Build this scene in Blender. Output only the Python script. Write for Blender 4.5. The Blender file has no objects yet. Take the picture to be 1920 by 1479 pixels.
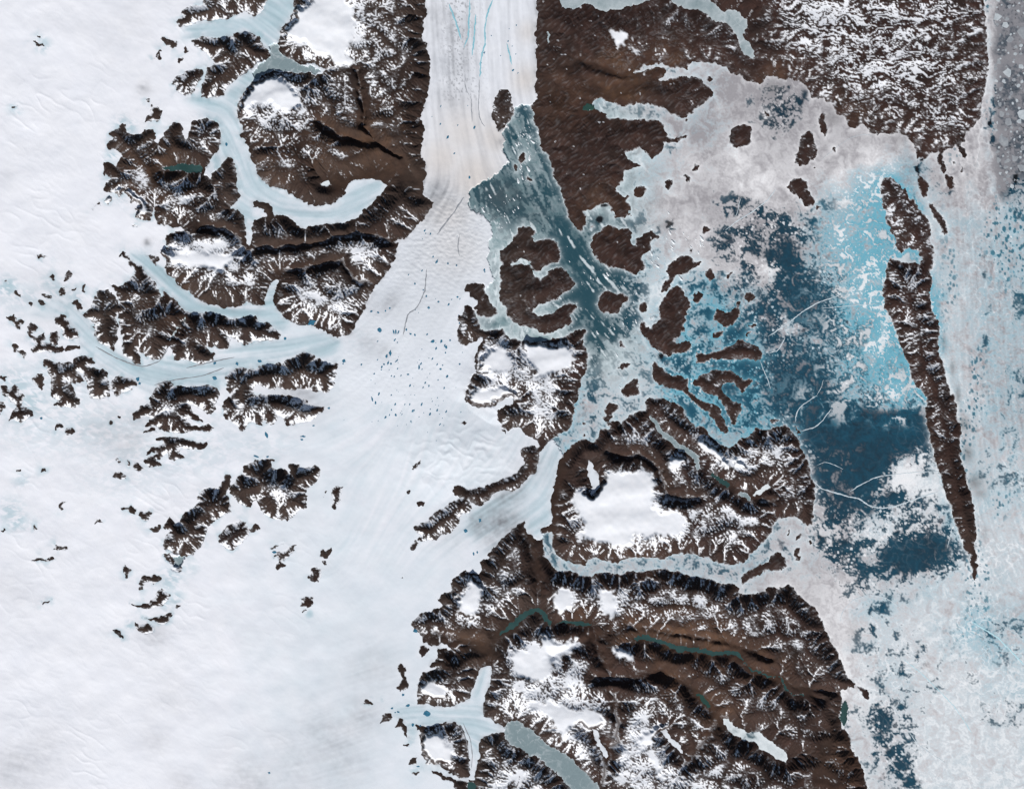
import bpy, math, random
import numpy as np

# ------------------------------------------------------------------ camera, light, exposure
# one world unit is ten map pixels; x grows east, y grows north, z up
S = 0.1
CX, CY = 960.0, 739.5
scene = bpy.context.scene
col = scene.collection
cam_data = bpy.data.cameras.new('camera')
cam = bpy.data.objects.new('camera', cam_data)
col.objects.link(cam)
CAM_Z = 520.0
cam.location = (0, 0, CAM_Z)
cam.rotation_euler = (0, 0, 0)
cam_data.sensor_fit = 'HORIZONTAL'
cam_data.angle = 2 * math.atan(96.0 / CAM_Z)
cam_data.clip_start = 1.0
cam_data.clip_end = 5000.0
scene.camera = cam

SUN_EL, SUN_AZ = 31.0, 186.0          # degrees; azimuth clockwise from north
world = bpy.data.worlds.new('World')
scene.world = world
world.use_nodes = True
wn, wl = world.node_tree.nodes, world.node_tree.links
wn.clear()
sky = wn.new('ShaderNodeTexSky')
sky.sky_type = 'NISHITA'
sky.sun_disc = False
sky.sun_elevation = math.radians(SUN_EL)
sky.sun_rotation = math.radians(SUN_AZ)
bg = wn.new('ShaderNodeBackground')
bg.inputs['Strength'].default_value = 0.05
wo = wn.new('ShaderNodeOutputWorld')
wl.new(sky.outputs[0], bg.inputs[0])
wl.new(bg.outputs[0], wo.inputs[0])

sun_data = bpy.data.lights.new('sun', 'SUN')
sun_data.energy = 4.8
sun_data.angle = math.radians(0.5)
sun_data.color = (1.0, 0.965, 0.93)
sun = bpy.data.objects.new('sun', sun_data)
sun.rotation_euler = (math.radians(90 - SUN_EL), 0, math.radians(180 - SUN_AZ))
sun.location = (0, -300, 300)
col.objects.link(sun)

vs = scene.view_settings
vs.view_transform = 'Standard'
vs.look = 'None'
vs.gamma = 1.0
vs.exposure = 0.05
vs.use_curve_mapping = False

# ------------------------------------------------------------------ survey data (map pixels)
POLYS = """
S;sea;0;sea;942,252 948,265 940,282 952,300 950,310 935,322 910,338 890,352 880,360 882,370 878,385 880,392 892,398 905,402 910,410 918,418 920,430 924,438 918,450 915,460 918,470 915,485 920,500 920,512 928,525 915,535 910,542 902,550 902,570 892,582 889,588 880,620 905,630 960,695 1010,790 1035,822 1042,831 1052,846 1060,858 1060,965 1040,986 1021,998 1016,1009 985,1040 1035,1090 1185,1102 1335,1184 1385,1409 1515,1479 1515,1934 2415,1934 2415,-400 1240,-400 1085,125 1035,208 995,200 975,196 962,202 960,220 948,240
G;glacier;0.12;broad white outlet glacier running down from the top edge with thin blue melt streams;792,-225 1018,-225 1018,200 942,232 945,275 955,308 880,362 855,370 780,340 768,250 768,75
G;glacier;0.75;pale blue glacier arms meeting beside the snow dome at the top edge;350,52 370,42 425,38 480,34 488,28 501,0 501,-200 552,-200 552,18 528,50 524,95 562,119 610,132 588,140 508,132 480,152 450,185 425,180 480,120 480,68 370,70 338,82
G;glacier;0.6;winding pale blue valley glacier ending in a rounded white tongue on brown rock;338,192 362,182 400,181 435,180 448,192 450,225 460,265 478,308 480,325 485,318 495,332 522,349 552,368 555,368 588,384 615,382 642,368 650,360 665,334 718,338 726,352 715,362 710,370 688,395 665,415 610,424 566,429 530,408 480,376 475,382 472,452 468,462 458,420 438,394 445,378 450,370 440,322 430,295 400,330 388,315 412,265 408,235 385,224 375,200
G;glacier;0.75;straight pale blue side glacier slanting between dark ridges above the striped trunk glacier;235,471 275,480 302,498 318,510 352,542 370,555 392,565 430,576 461,568 480,572 496,572 501,545 518,520 528,525 518,565 520,580 548,602 530,622 505,610 480,602 468,595 425,598 385,586 350,590 298,542 262,502 250,492
G;glacier;0.62;striped blue grey trunk glacier curving east to join the wide white ice stream;75,578 110,560 150,580 180,620 218,658 269,680 320,668 385,679 430,650 480,640 528,628 590,608 640,631 635,682 565,661 480,688 425,705 410,729 325,724 288,738 255,726 210,702 180,675 150,652 148,632 100,595 50,590
G;glacier;0.2;wide wrinkled grey white ice stream dotted with blue ponds reaching the sea ice front;740,450 792,415 815,375 795,360 890,360 920,430 915,485 928,530 870,540 855,595 860,645 890,670 885,740 640,765 635,680 640,630 695,560 745,475
G;glacier;0.55;smooth blue grey glacier filling the bent channel beside the snow capped plateau;1038,826 1058,850 1050,865 1046,890 1040,912 1038,984 1014,992 1022,1010 996,1014 984,988 981,976 960,995 960,998 918,1030 870,1002 880,960 900,948 960,918 982,900 1005,881 1011,846
L;terrain;15;brown mountain land with snow streaks between the ice sheet and the outlet glacier;552,-225 798,-225 798,0 800,25 791,45 792,70 798,88 805,118 808,140 805,165 798,188 792,208 790,225 795,240 794,262 788,280 790,295 798,310 800,328 795,342 794,365 815,380 808,390 802,400 790,415 778,430 768,442 758,449 745,451 738,454 744,456 745,470 742,485 732,502 720,520 712,530 701,538 700,545 692,558 685,575 678,590 670,602 665,615 655,625 640,631 625,630 610,621 590,612 578,610 562,610 548,602 530,590 518,580 515,565 516,545 522,530 525,525 518,523 510,530 502,545 498,565 496,575 480,575 472,572 466,568 464,561 460,569 450,576 430,578 410,575 390,568 368,558 360,552 350,542 332,526 322,518 312,510 308,500 312,490 300,475 315,465 308,450 310,442 325,436 348,430 315,422 295,418 292,402 291,390 290,385 285,415 270,415 250,408 258,398 252,392 265,388 255,378 245,385 240,370 235,360 225,368 215,362 195,360 198,345 210,338 195,330 195,322 195,304 200,304 218,308 226,300 229,290 222,282 212,280 205,279 202,272 215,260 205,252 220,240 230,232 240,250 250,252 262,251 266,250 275,242 290,242 294,250 291,265 298,270 308,248 315,235 328,229 340,232 345,242 342,258 350,262 354,252 360,230 378,225 385,222 400,226 410,235 415,252 416,265 410,278 400,290 395,302 389,312 385,328 398,335 400,325 415,308 430,295 438,302 442,322 445,340 450,355 452,370 451,370 445,380 435,389 440,394 450,398 459,408 459,422 462,442 462,455 468,462 472,452 472,428 478,410 480,411 498,405 500,404 498,398 488,392 480,390 475,389 475,380 480,378 495,381 508,385 512,402 532,405 545,412 555,420 566,426 585,424 610,421 635,419 652,416 665,412 675,408 688,392 698,380 708,370 715,360 724,352 718,348 715,339 700,336 685,336 665,336 655,342 648,360 642,370 630,380 615,385 588,386 570,380 555,370 540,358 522,351 508,348 492,338 485,328 480,318 475,308 468,282 458,265 450,255 455,248 448,225 442,208 445,192 450,185 462,170 475,155 480,152 490,145 500,136 508,132 525,135 555,136 588,140 605,138 612,132 608,128 590,122 562,119 540,112 528,102 524,92 525,72 528,52 538,42 545,32 552,18 551,8 552,0
L;terrain;7;dark brown northern lowland with white snow streaks along the top right;1006,-225 1006,0 1008,20 1005,38 1006,60 1001,70 1006,80 1005,100 1008,118 1005,135 1006,155 1002,162 1006,185 998,198 995,202 1001,212 1000,222 1006,238 1011,255 1012,272 1025,292 1035,310 1040,328 1045,345 1056,370 1060,385 1065,402 1072,418 1082,430 1090,432 1100,421 1096,416 1099,408 1092,398 1100,394 1110,395 1120,390 1132,381 1140,382 1144,392 1142,398 1151,401 1151,406 1160,408 1169,410 1178,405 1184,410 1184,406 1175,400 1175,395 1182,395 1182,389 1178,381 1170,380 1179,372 1178,368 1175,366 1168,368 1158,362 1155,355 1160,345 1168,336 1170,328 1169,322 1175,318 1185,315 1202,310 1200,308 1185,305 1178,300 1172,288 1182,284 1200,276 1208,282 1212,292 1220,300 1230,295 1238,288 1242,280 1245,270 1258,268 1268,266 1282,260 1290,258 1288,254 1278,254 1265,258 1255,258 1250,250 1245,242 1246,235 1238,226 1225,226 1205,224 1185,225 1165,222 1142,221 1135,215 1128,210 1115,208 1092,208 1091,200 1096,195 1108,196 1110,191 1120,185 1132,185 1140,191 1150,194 1160,198 1172,200 1188,200 1200,194 1212,195 1225,198 1238,200 1248,205 1255,210 1260,215 1272,220 1280,221 1285,218 1295,212 1302,204 1318,194 1338,178 1339,172 1328,162 1318,152 1314,146 1305,144 1290,144 1270,145 1255,148 1240,152 1234,152 1242,145 1250,135 1245,128 1225,128 1215,132 1200,136 1185,138 1195,134 1205,126 1222,121 1242,121 1252,125 1268,129 1285,131 1291,130 1292,122 1302,118 1318,116 1330,118 1345,122 1360,130 1375,140 1385,142 1392,142 1400,150 1415,158 1428,160 1434,160 1434,150 1440,144 1450,144 1462,150 1472,152 1478,148 1492,150 1505,160 1518,172 1522,185 1532,186 1542,185 1550,192 1562,200 1568,212 1578,218 1586,220 1590,232 1595,241 1605,242 1612,231 1625,240 1632,250 1645,254 1660,250 1670,252 1678,249 1690,250 1702,258 1710,270 1716,285 1718,298 1728,295 1738,298 1745,288 1758,290 1756,304 1762,315 1770,328 1775,322 1768,308 1768,282 1778,278 1785,275 1790,272 1798,280 1802,292 1810,298 1812,290 1808,278 1802,270 1810,265 1811,250 1818,249 1825,240 1832,232 1838,218 1838,200 1845,180 1850,162 1850,135 1852,120 1850,105 1850,80 1848,55 1850,38 1846,18 1845,0 1845,-225
L;terrain;13;rugged land with white snow domes on the west side of the central ice channel;870,578 878,572 890,585 890,592 898,602 902,615 915,622 930,618 942,616 948,628 960,635 965,635 975,639 1000,639 1022,638 1042,635 1060,629 1068,625 1080,620 1095,620 1098,624 1091,635 1095,645 1105,662 1104,680 1096,695 1089,708 1090,720 1086,730 1085,740 1082,748 1079,762 1078,775 1075,790 1068,802 1055,810 1042,820 1032,826 1020,838 1012,848 1010,862 1006,882 998,892 982,902 972,915 960,921 942,919 925,928 915,940 902,948 890,945 880,938 855,930 850,925 850,912 860,908 878,918 890,918 910,910 925,905 938,900 952,893 968,886 984,870 975,854 982,838 998,835 1010,840 1006,826 988,815 972,802 960,800 952,810 942,798 931,772 942,762 960,758 960,752 960,742 942,750 930,760 905,766 885,764 872,748 872,740 875,730 890,702 888,690 890,670 895,655 902,640 900,632 890,638 875,649 862,645 858,632 862,615 866,605 859,600 860,592 870,585
L;terrain;14;brown plateau land wrapped round a big smooth snow cap in the lower middle;1135,790 1145,792 1155,790 1168,790 1178,780 1192,771 1208,771 1215,768 1210,759 1218,749 1230,746 1245,749 1255,754 1270,758 1278,765 1285,780 1295,790 1310,799 1322,802 1330,815 1342,828 1358,835 1370,838 1382,832 1390,822 1402,822 1408,812 1415,805 1425,804 1440,806 1455,802 1472,798 1482,806 1491,815 1498,822 1500,835 1508,848 1512,865 1520,880 1518,892 1528,912 1528,930 1525,952 1526,970 1520,985 1510,982 1500,976 1490,970 1475,970 1458,975 1452,982 1445,995 1440,1005 1435,1012 1422,1025 1412,1038 1400,1050 1385,1058 1365,1058 1345,1054 1330,1048 1305,1042 1288,1039 1262,1038 1250,1042 1242,1050 1230,1048 1202,1044 1185,1046 1170,1050 1158,1056 1145,1054 1135,1050 1115,1048 1105,1050 1100,1062 1085,1058 1065,1052 1055,1048 1042,1038 1038,1030 1038,1010 1035,998 1015,998 1011,992 1032,984 1035,965 1035,940 1038,912 1044,890 1048,865 1055,850 1062,840 1075,832 1088,825 1100,822 1105,830 1115,828 1122,818 1125,805 1135,800 1142,805 1145,800 1135,790
L;terrain;15;southern brown mountain country cut by valleys and dotted with white snowfields;960,992 975,980 984,974 986,988 992,1000 999,1011 1020,1008 1020,1028 1019,1040 1030,1050 1038,1065 1048,1072 1068,1071 1085,1078 1100,1080 1115,1076 1135,1072 1158,1076 1175,1068 1200,1070 1225,1068 1248,1068 1272,1068 1292,1078 1318,1082 1340,1088 1360,1092 1370,1092 1385,1100 1385,1109 1395,1115 1415,1114 1430,1109 1440,1100 1455,1102 1468,1102 1478,1096 1485,1102 1491,1110 1508,1124 1525,1136 1535,1152 1540,1164 1550,1184 1558,1202 1568,1219 1578,1242 1585,1262 1595,1274 1605,1284 1604,1292 1590,1288 1578,1294 1578,1314 1576,1326 1574,1344 1578,1359 1588,1374 1595,1386 1598,1409 1610,1424 1620,1442 1625,1464 1629,1479 1640,1759 880,1759 855,1479 850,1466 830,1459 810,1446 805,1432 790,1414 790,1404 788,1384 781,1362 780,1322 782,1309 780,1294 795,1262 820,1253 808,1249 795,1239 790,1232 786,1219 792,1209 792,1194 785,1186 771,1172 778,1159 790,1149 812,1142 828,1134 822,1124 830,1113 850,1109 848,1108 845,1095 855,1080 870,1070 880,1075 895,1075 902,1072 898,1055 905,1050 920,1045 910,1039 918,1035 930,1022 945,1008
L;rock_outcrop;9;dark snowy rock at the top edge just left of the pale blue glacier;335,48 342,54 358,48 370,40 382,38 398,41 410,41 425,35 440,28 460,22 468,28 480,34 488,25 501,0 501,-125 385,-125 385,0 375,10 350,15 342,22 345,32 332,45
L;rock_outcrop;11;large brown ridge slanting between two pale blue glacier arms at upper left;375,180 375,184 400,181 420,180 430,165 450,148 470,130 480,120 480,118 505,108 506,100 500,90 490,78 485,66 480,69 470,65 450,59 440,61 435,70 410,70 390,72 380,66 370,71 360,78 362,85 375,92 390,100 400,118 390,130 385,142 382,160 378,170
L;rock_outcrop;9;small brown block split by a thin ice strip from the large slanting ridge;330,160 332,172 342,180 360,179 370,162 381,142 381,132 372,126 350,132 342,142 328,148 322,160
L;rock_outcrop;6;jagged black rock left of the pale blue glacier junction at upper left;298,70 310,72 332,78 332,88 322,92 312,85
L;rock_outcrop;4;tiny black rock on white snow left of the large slanting ridge;348,90 358,98 352,102 348,99
L;rock_outcrop;4;thin curved rock arc in the snow left of the large slanting ridge;335,118 336,110 348,109 345,112 340,114 340,120
L;rock_outcrop;4;bent dark rock rim below the jagged black rock at upper left;282,116 292,105 298,92 304,95 298,99 304,110 300,115 295,106 285,117
L;rock_outcrop;5;two pronged dark rock with blue ice alone in the far upper left ice;61,79 68,80 71,84 85,86 82,90 72,89 66,85
L;rock_outcrop;3;faint brown rock speck just above the two pronged rock in the ice;70,71 75,69 80,72 75,74
L;rock_outcrop;5;small black crescent rock with blue ice near the left edge, upper part;22,201 26,199 38,198 32,201 24,205
L;rock_outcrop;4;tiny dark rock under a grey smudge on the ice at upper left;272,185 282,184 282,189 276,194
L;rock_outcrop;7;triangular brown rock with a snow patch above the upper left mountain block;285,199 295,204 306,212 298,226 270,229 275,220 282,212
L;rock_outcrop;4;small snow rimmed crater of rock on the ice left of the blue side glacier;71,484 75,477 88,476 84,480 78,480 74,488 82,492 78,492
L;rock_outcrop;6;upper left rock of the cluster at the head of the striped trunk glacier;92,520 100,512 105,522 100,526
L;rock_outcrop;6;tall dark rock at the top of the cluster above the trunk glacier head;125,510 132,506 137,518 125,530 120,528
L;rock_outcrop;6;squarish dark rock in the middle of the cluster above the trunk glacier head;110,540 121,540 122,548 115,556 110,552
L;rock_outcrop;5;small pale rock right of the squarish rock above the trunk glacier head;134,542 145,538 144,544 135,547
L;rock_outcrop;5;thin upright rock at the right of the cluster above the trunk glacier head;158,532 161,529 161,542 162,550 155,548
L;rock_outcrop;5;lone dark rock left of the cluster, below the blue ice patch near the left edge;28,550 32,545 40,555 32,556
L;rock_outcrop;4;small snowy rock beside a blue ice patch close to the left edge;9,526 14,522 18,528 12,530
L;rock_outcrop;5;slanted flat rock below left of the squarish rock at the trunk glacier head;79,549 88,550 99,555 95,560 85,555
L;rock_outcrop;6;dark pointed rock on the inner bend of the trunk glacier head;71,564 79,559 89,569 79,574
L;rock_outcrop;4;tiny speckled rock left of the pointed rock at the trunk glacier head;54,569 59,565 64,568 60,571
L;rock_outcrop;7;dark hooked rock on the north bank of the striped trunk glacier;136,566 148,560 155,570 156,578 149,581 145,570
L;rock_outcrop;8;brown block with black north cliffs on the south bank of the trunk glacier head;115,588 122,590 131,608 130,612 146,620 148,632 125,635 115,630 118,618 108,608 105,598 112,595
L;rock_outcrop;6;low brown bar beneath the brown block on the trunk glacier bank;120,655 130,648 152,648 152,652 135,660 122,662
L;rock_outcrop;7;upright dark rock left of the brown block at the trunk glacier head;92,628 105,621 110,632 108,646 100,645 94,638
L;rock_outcrop;7;branching dark rock chain on the far left above the narrow side glacier;51,612 60,604 70,612 68,620 60,625 70,635 82,625 85,638 80,645 95,642 105,648 119,650 120,660 110,662 92,658 72,661 60,660 70,645 68,638 58,635 51,622
L;rock_outcrop;6;ragged black rock row nearest the left edge, above the snowy slope;8,592 18,595 28,592 32,602 48,600 38,612 42,620 32,615 22,605 15,604
L;rock_outcrop;6;speckled black rocks on snow below the ragged row near the left edge;20,646 28,641 38,650 32,658 45,658 51,668 44,674 38,662 28,660
L;rock_outcrop;9;brown ridge with snow gullies, leftmost of three joined blocks by the trunk glacier;80,682 85,674 105,679 108,682 125,679 138,682 148,692 155,715 150,720 132,718 142,730 145,740 150,745 150,758 138,765 108,759 95,760 108,752 110,748 95,740 96,730 99,715 90,695 88,688 82,690
L;rock_outcrop;9;brown ridge with scalloped black rim, middle of three joined trunk glacier blocks;138,682 138,674 150,666 165,666 180,678 175,682 160,688 180,689 200,695 204,702 201,710 208,715 208,725 210,740 208,745 185,749 170,745 165,740 166,732 160,715 155,702 148,692
L;rock_outcrop;8;brown wedge pointing east into the trunk glacier, rightmost of three joined blocks;212,715 218,705 225,704 240,710 256,716 256,724 245,730 225,740 218,740 211,730 210,722
L;rock_outcrop;7;dark triangular rock left of the three joined blocks;58,710 68,702 68,698 78,699 85,708 82,725 76,735 72,725 62,715
L;rock_outcrop;7;black spiky rock at the left edge beside pale blue ice;5,725 10,722 18,730 31,721 38,730 35,740 48,740 48,750 42,760 62,772 62,780 40,790 25,785 18,792 22,778 30,762 22,752 8,740 5,740
L;rock_outcrop;5;small dark rock cut by the left edge next to the spiky rock;-15,750 0,752 10,755 14,765 5,768 0,778 -15,778
L;rock_outcrop;5;thin dark rock at the left edge above the spiky rock;-10,705 5,706 14,708 18,704 12,713 0,710 -10,710
L;rock_outcrop;11;dark ribbed mountain on the north trunk glacier bank, west of a narrow ice notch;158,588 170,575 178,560 182,545 198,542 210,550 220,560 224,578 221,595 222,610 220,635 218,648 214,660 200,652 185,642 178,630 178,615 172,602 162,598 155,592
L;rock_outcrop;12;large brown mountain between the blue side glacier and the striped trunk glacier;224,590 222,578 225,568 220,555 212,540 205,532 225,535 240,530 250,512 250,500 240,495 248,490 265,502 288,522 295,532 296,542 302,556 308,555 306,542 318,555 335,572 350,588 348,598 338,612 320,632 319,645 314,652 305,670 295,675 285,675 275,668 262,658 260,658 265,672 269,682 255,678 240,670 232,668 231,652 229,635 226,615 225,605
L;rock_outcrop;12;long brown mountain tapering east to a point where the two blue glaciers meet;350,588 370,588 385,585 400,588 425,595 450,596 468,591 480,598 480,600 505,608 520,618 529,630 522,635 505,639 480,641 458,645 448,640 435,631 431,642 430,650 422,655 405,651 390,650 388,652 405,665 395,678 382,681 360,679 345,675 332,676 325,671 325,658 319,645 320,632 338,612 348,598
L;rock_outcrop;6;thin dark crag at the upper end of the blue side glacier;232,470 238,478 252,492 245,505 240,498 242,490 230,480 221,486
L;rock_outcrop;6;broken rock on the north bank at the top of the blue side glacier;274,480 298,480 300,488 295,498 285,490
L;rock_outcrop;5;small bent crag on white ice above the blue side glacier;172,394 180,385 184,379 190,385 182,384 176,394
L;rock_outcrop;5;split dark crag at the ice edge west of the upper left mountain land;196,378 200,370 210,368 209,378 204,385
L;rock_outcrop;4;tiny pointed crag in white ice below the western mountain edge;250,424 254,418 258,424 255,426
L;rock_outcrop;12;snow streaked mountain with ragged black rim, upper of two by the trunk glacier;422,710 430,702 440,692 462,689 480,692 480,688 505,682 528,680 534,682 538,675 555,668 565,661 588,665 605,678 635,682 630,692 634,702 628,712 630,720 625,730 612,738 600,732 595,736 580,730 562,725 552,732 538,732 518,728 500,728 480,718 480,720 475,740 430,740 425,730
L;rock_outcrop;11;snowy lens shaped mountain with dark lobes, lower of two east of the trunk glacier;416,760 420,748 440,740 475,738 480,740 500,740 542,741 562,748 578,752 585,759 598,765 610,764 605,775 588,785 562,794 535,800 530,788 522,778 518,788 512,796 502,795 500,785 492,790 495,798 482,796 480,790 465,790 458,810 448,802 450,800 430,790 420,778
L;rock_outcrop;10;flat topped brown block with white snowy south half below the trunk glacier bend;289,735 295,722 302,716 318,716 328,722 350,722 370,724 390,725 410,726 410,740 405,748 402,755 405,768 395,775 382,772 370,762 358,755 355,755 358,768 370,778 382,789 368,789 352,782 355,792 362,799 382,800 392,798 402,804 390,812 370,811 350,811 325,809 300,804 290,799 270,799 278,790 288,785 268,782 252,791 250,780 258,770 265,760 280,755 282,745
L;rock_outcrop;8;long black ridge with snowy spurs beneath the flat topped brown block;292,826 302,819 318,818 338,822 362,826 390,831 391,835 382,842 362,840 342,839 335,850 348,854 349,858 332,864 318,862 316,852 310,850 302,860 290,860 305,870 290,876 278,875 270,865 280,855 290,852 308,842 298,848 275,850 282,840 300,838 305,830
L;rock_outcrop;5;thin dark bar between the flat topped block and the long black ridge;265,812 270,805 290,804 295,811 288,810
L;rock_outcrop;4;small dark half disc left of the flat topped brown block;220,779 231,779 225,788
L;rock_outcrop;4;small grey slanting rock left of the dark half disc;207,794 211,786 216,786 212,795
L;rock_outcrop;5;bent dark rock, left of a touching pair on the pale ice at left;108,792 120,795 122,800 110,802 105,811 104,801
L;rock_outcrop;5;rounded dark rock, right of a touching pair on the pale ice at left;124,808 128,800 138,802 141,808 135,816 125,812
L;rock_outcrop;5;pale ribbed rock below left of the long black ridge;248,875 255,865 262,868 270,882 260,885
L;rock_outcrop;4;thin upright rock left of the pale ribbed rock;239,862 241,861 246,870 245,878 240,872
L;rock_outcrop;4;small broken rock above the speckled rock on the white ice slope;216,862 222,860 228,866 225,870 219,866
L;rock_outcrop;5;speckled brown rock alone on the ice below the long black ridge;210,892 220,881 235,888 239,895 225,899
L;rock_outcrop;4;dark curved rim with blue ice, alone on the lower left ice;109,951 112,945 120,941 130,941 122,944 116,948 118,955
L;rock_outcrop;6;dark curved ridge on white snow, upper piece left of the dark fan shaped mountain;230,952 240,950 251,949 258,958 252,964 240,956 232,956
L;rock_outcrop;6;forked dark rock right of the curved ridge on white snow;259,965 265,960 271,965 280,956 285,959 280,972 271,975 265,969
L;rock_outcrop;6;dark scalloped rock touching the west end of the dark fan shaped mountain;280,988 288,986 302,982 304,990 295,998 288,996
L;rock_outcrop;12;dark fan shaped mountain ribbed with snow gullies at lower left;306,988 310,975 319,968 325,976 338,981 342,965 350,958 362,952 372,940 370,932 380,922 395,915 410,918 420,900 420,891 430,890 431,900 431,915 422,924 428,930 432,950 435,959 422,962 410,972 395,982 388,988 390,998 385,1010 375,1028 362,1038 345,1044 328,1042 322,1035 308,1030 305,1020 310,1012 322,990 310,990
L;rock_outcrop;12;round dark mountain with a white snow bowl, right of the fan shaped one;432,925 432,912 442,902 444,890 458,888 455,875 468,872 480,862 480,860 505,861 521,864 512,868 510,878 530,880 542,888 544,868 562,869 560,878 578,875 592,872 601,880 600,890 592,905 582,915 575,920 578,930 572,940 574,952 558,960 548,970 530,975 510,971 495,962 488,952 482,940 480,938 472,940 472,952 458,950 445,940 438,930
L;rock_outcrop;7;white snow mound with a dark northern rim below the two lower left mountains;411,1005 418,992 435,982 450,972 462,978 468,990 480,982 482,982 489,990 482,998 480,998 470,998 468,1002 450,1018 435,1032 412,1020
L;rock_outcrop;5;dark jagged rock at the south tip of the fan shaped mountain;305,1038 318,1038 325,1045 325,1058 316,1055 308,1045
L;rock_outcrop;4;forked dark rock under the grey frozen pond south of the fan shaped mountain;320,1065 332,1065 345,1061 342,1070 338,1075 330,1070
L;rock_outcrop;6;dark rock with a bright snow face south of the fan shaped mountain;266,1082 270,1076 282,1080 290,1074 305,1081 305,1086 288,1095 272,1092 265,1108 262,1100
L;rock_outcrop;5;upright dark rock left of the one with the bright snow face;231,1075 235,1060 246,1068 241,1075 238,1084
L;rock_outcrop;7;dark hook shaped rock, topmost of three stacked at lower left;296,1109 305,1102 315,1109 319,1112 310,1129 305,1136 282,1140 265,1138 250,1136 242,1128 252,1133 265,1133 278,1128 290,1122 291,1114 295,1109
L;rock_outcrop;4;tiny dark rock right of the hook shaped rock;325,1138 330,1133 339,1131 338,1137 331,1140
L;rock_outcrop;6;winged dark rock, middle of three stacked at lower left;262,1155 282,1158 295,1156 310,1152 322,1146 324,1154 315,1166 302,1170 288,1165 278,1160
L;rock_outcrop;6;triangular grey rock, lowest of three stacked at lower left;255,1165 265,1169 280,1170 291,1175 288,1182 270,1190 260,1183 255,1174
L;rock_outcrop;4;broken dark rock line left of the triangular grey rock;210,1179 225,1184 232,1196 225,1195 212,1186
L;rock_outcrop;4;small hooked rock line alone in the lower left snow;74,1119 79,1128 88,1127 100,1117 91,1131 78,1131
L;rock_outcrop;4;thin bent crag above the white snow slope at left;178,984 184,969 198,981 186,976
L;rock_outcrop;4;forked dark line of rock at left below the bent crag;94,1029 105,1027 106,1016 110,1026 125,1022 127,1028 110,1031
L;rock_outcrop;4;wavy dark line of rock lowest at left on the snow;58,1052 75,1043 85,1048 95,1041 107,1050 88,1050 75,1050 65,1053
L;rock_outcrop;4;tiny bent crag left of the wavy rock lines;62,994 66,982 69,990 72,994 68,996
L;rock_outcrop;4;tiny dark crag at the left edge beside blue ice patches;2,998 8,991 12,991 8,998
L;rock_outcrop;4;small dark crag on the ice at left above the blue ice patches;29,884 38,880 42,881 35,885 32,891
L;rock_outcrop;4;tiny dark crag with a trailing line on the ice at left;80,882 81,876 88,881 92,885 85,884
L;rock_outcrop;6;upright black and white rock bar standing on the open ice right of the round mountain;624,915 630,910 645,911 640,930 632,955 628,959 622,952 625,932
L;rock_outcrop;3;thin grey rock sliver just left of the upright rock bar;604,932 608,921 618,916 612,922
L;rock_outcrop;4;thin slanting rock sliver with a blue pool beneath it;501,1031 515,1021 534,1016 525,1021 510,1030
L;rock_outcrop;5;dark leaf shaped rock with a tail on the open ice;512,1045 520,1036 540,1029 555,1020 552,1030 540,1045 530,1055 535,1062 522,1070 518,1065 525,1052 522,1042
L;rock_outcrop;6;spiky dark rock, upper of two on the open ice below the upright bar;599,1042 600,1031 605,1028 610,1031 620,1025 620,1038 612,1046
L;rock_outcrop;4;tiny dark rock between the two rocks on the open ice;601,1052 611,1051 612,1059 606,1062
L;rock_outcrop;6;lumpy dark rock, lower of two on the open ice below the upright bar;584,1064 605,1065 604,1078 598,1085 601,1092 588,1090 579,1089 578,1082 585,1078
L;rock_outcrop;5;square dark rock with blue ice tail at lower centre left;564,1126 568,1118 588,1118 584,1132 575,1138 562,1134
L;rock_outcrop;3;tiny dark rock under the square rock with the blue tail;568,1149 570,1142 576,1142 574,1148
L;rock_outcrop;5;curved dark crag on the west edge of the central snow dome;775,880 780,868 791,858 789,866 779,880
L;rock_outcrop;5;dark crag on the snow below the central snow dome;780,944 790,938 796,940 794,948 782,948
L;rock_outcrop;4;tiny crag at the west foot of the central snow dome;761,924 764,918 769,920 766,926
L;rock_outcrop;9;long dark speckled ridge lying west of the bent channel glacier;772,988 788,980 802,975 812,962 830,952 842,942 855,934 870,934 882,940 886,952 875,965 888,970 882,974 870,962 862,972 855,988 848,998 830,1005 818,1012 788,1015 780,1010 790,1002 772,992
L;rock_outcrop;5;small dark rock at the southwest tip of the speckled ridge;768,1025 774,1020 780,1011 783,1018 779,1031 772,1031
L;rock_outcrop;4;tiny dark crag on the snow between the two central snow domes;862,792 868,789 878,793 870,796
L;rock_outcrop;4;tiny black crag beside a blue pool on the central snow;937,806 942,803 947,806 948,812 942,808
L;rock_outcrop;3;tiny dark speck of rock on the open ice at lower centre;749,1080 754,1076 758,1080 753,1082
L;rock_outcrop;9;black and white crag on the ice edge northwest of the starfish shaped glacier;744,1253 752,1243 762,1252 762,1272 768,1279 765,1289 750,1295 742,1289 755,1272 751,1262
L;rock_outcrop;5;dark crag with blue ice, westernmost beside the starfish shaped glacier;681,1316 688,1308 701,1318 698,1322
L;rock_outcrop;6;dark crag on the south bank at the head of the starfish shaped glacier;716,1352 720,1339 730,1334 736,1342 725,1352 712,1356
L;rock_outcrop;7;narrow dark ridge west of the small side arm of the starfish shaped glacier;739,1364 745,1354 748,1344 758,1345 765,1354 764,1384 758,1374 750,1362
L;rock_outcrop;3;tiny dark rock below the narrow ridge by the starfish glacier arm;758,1394 766,1391 768,1396 762,1398
L;rock_outcrop;5;dark crag low on the ice edge beside the lower valley glacier;766,1434 771,1422 780,1418 781,1432
L;rock_outcrop;4;small dark crag at the bottom beside the lower valley glacier;774,1454 778,1448 786,1444 785,1452
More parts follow.
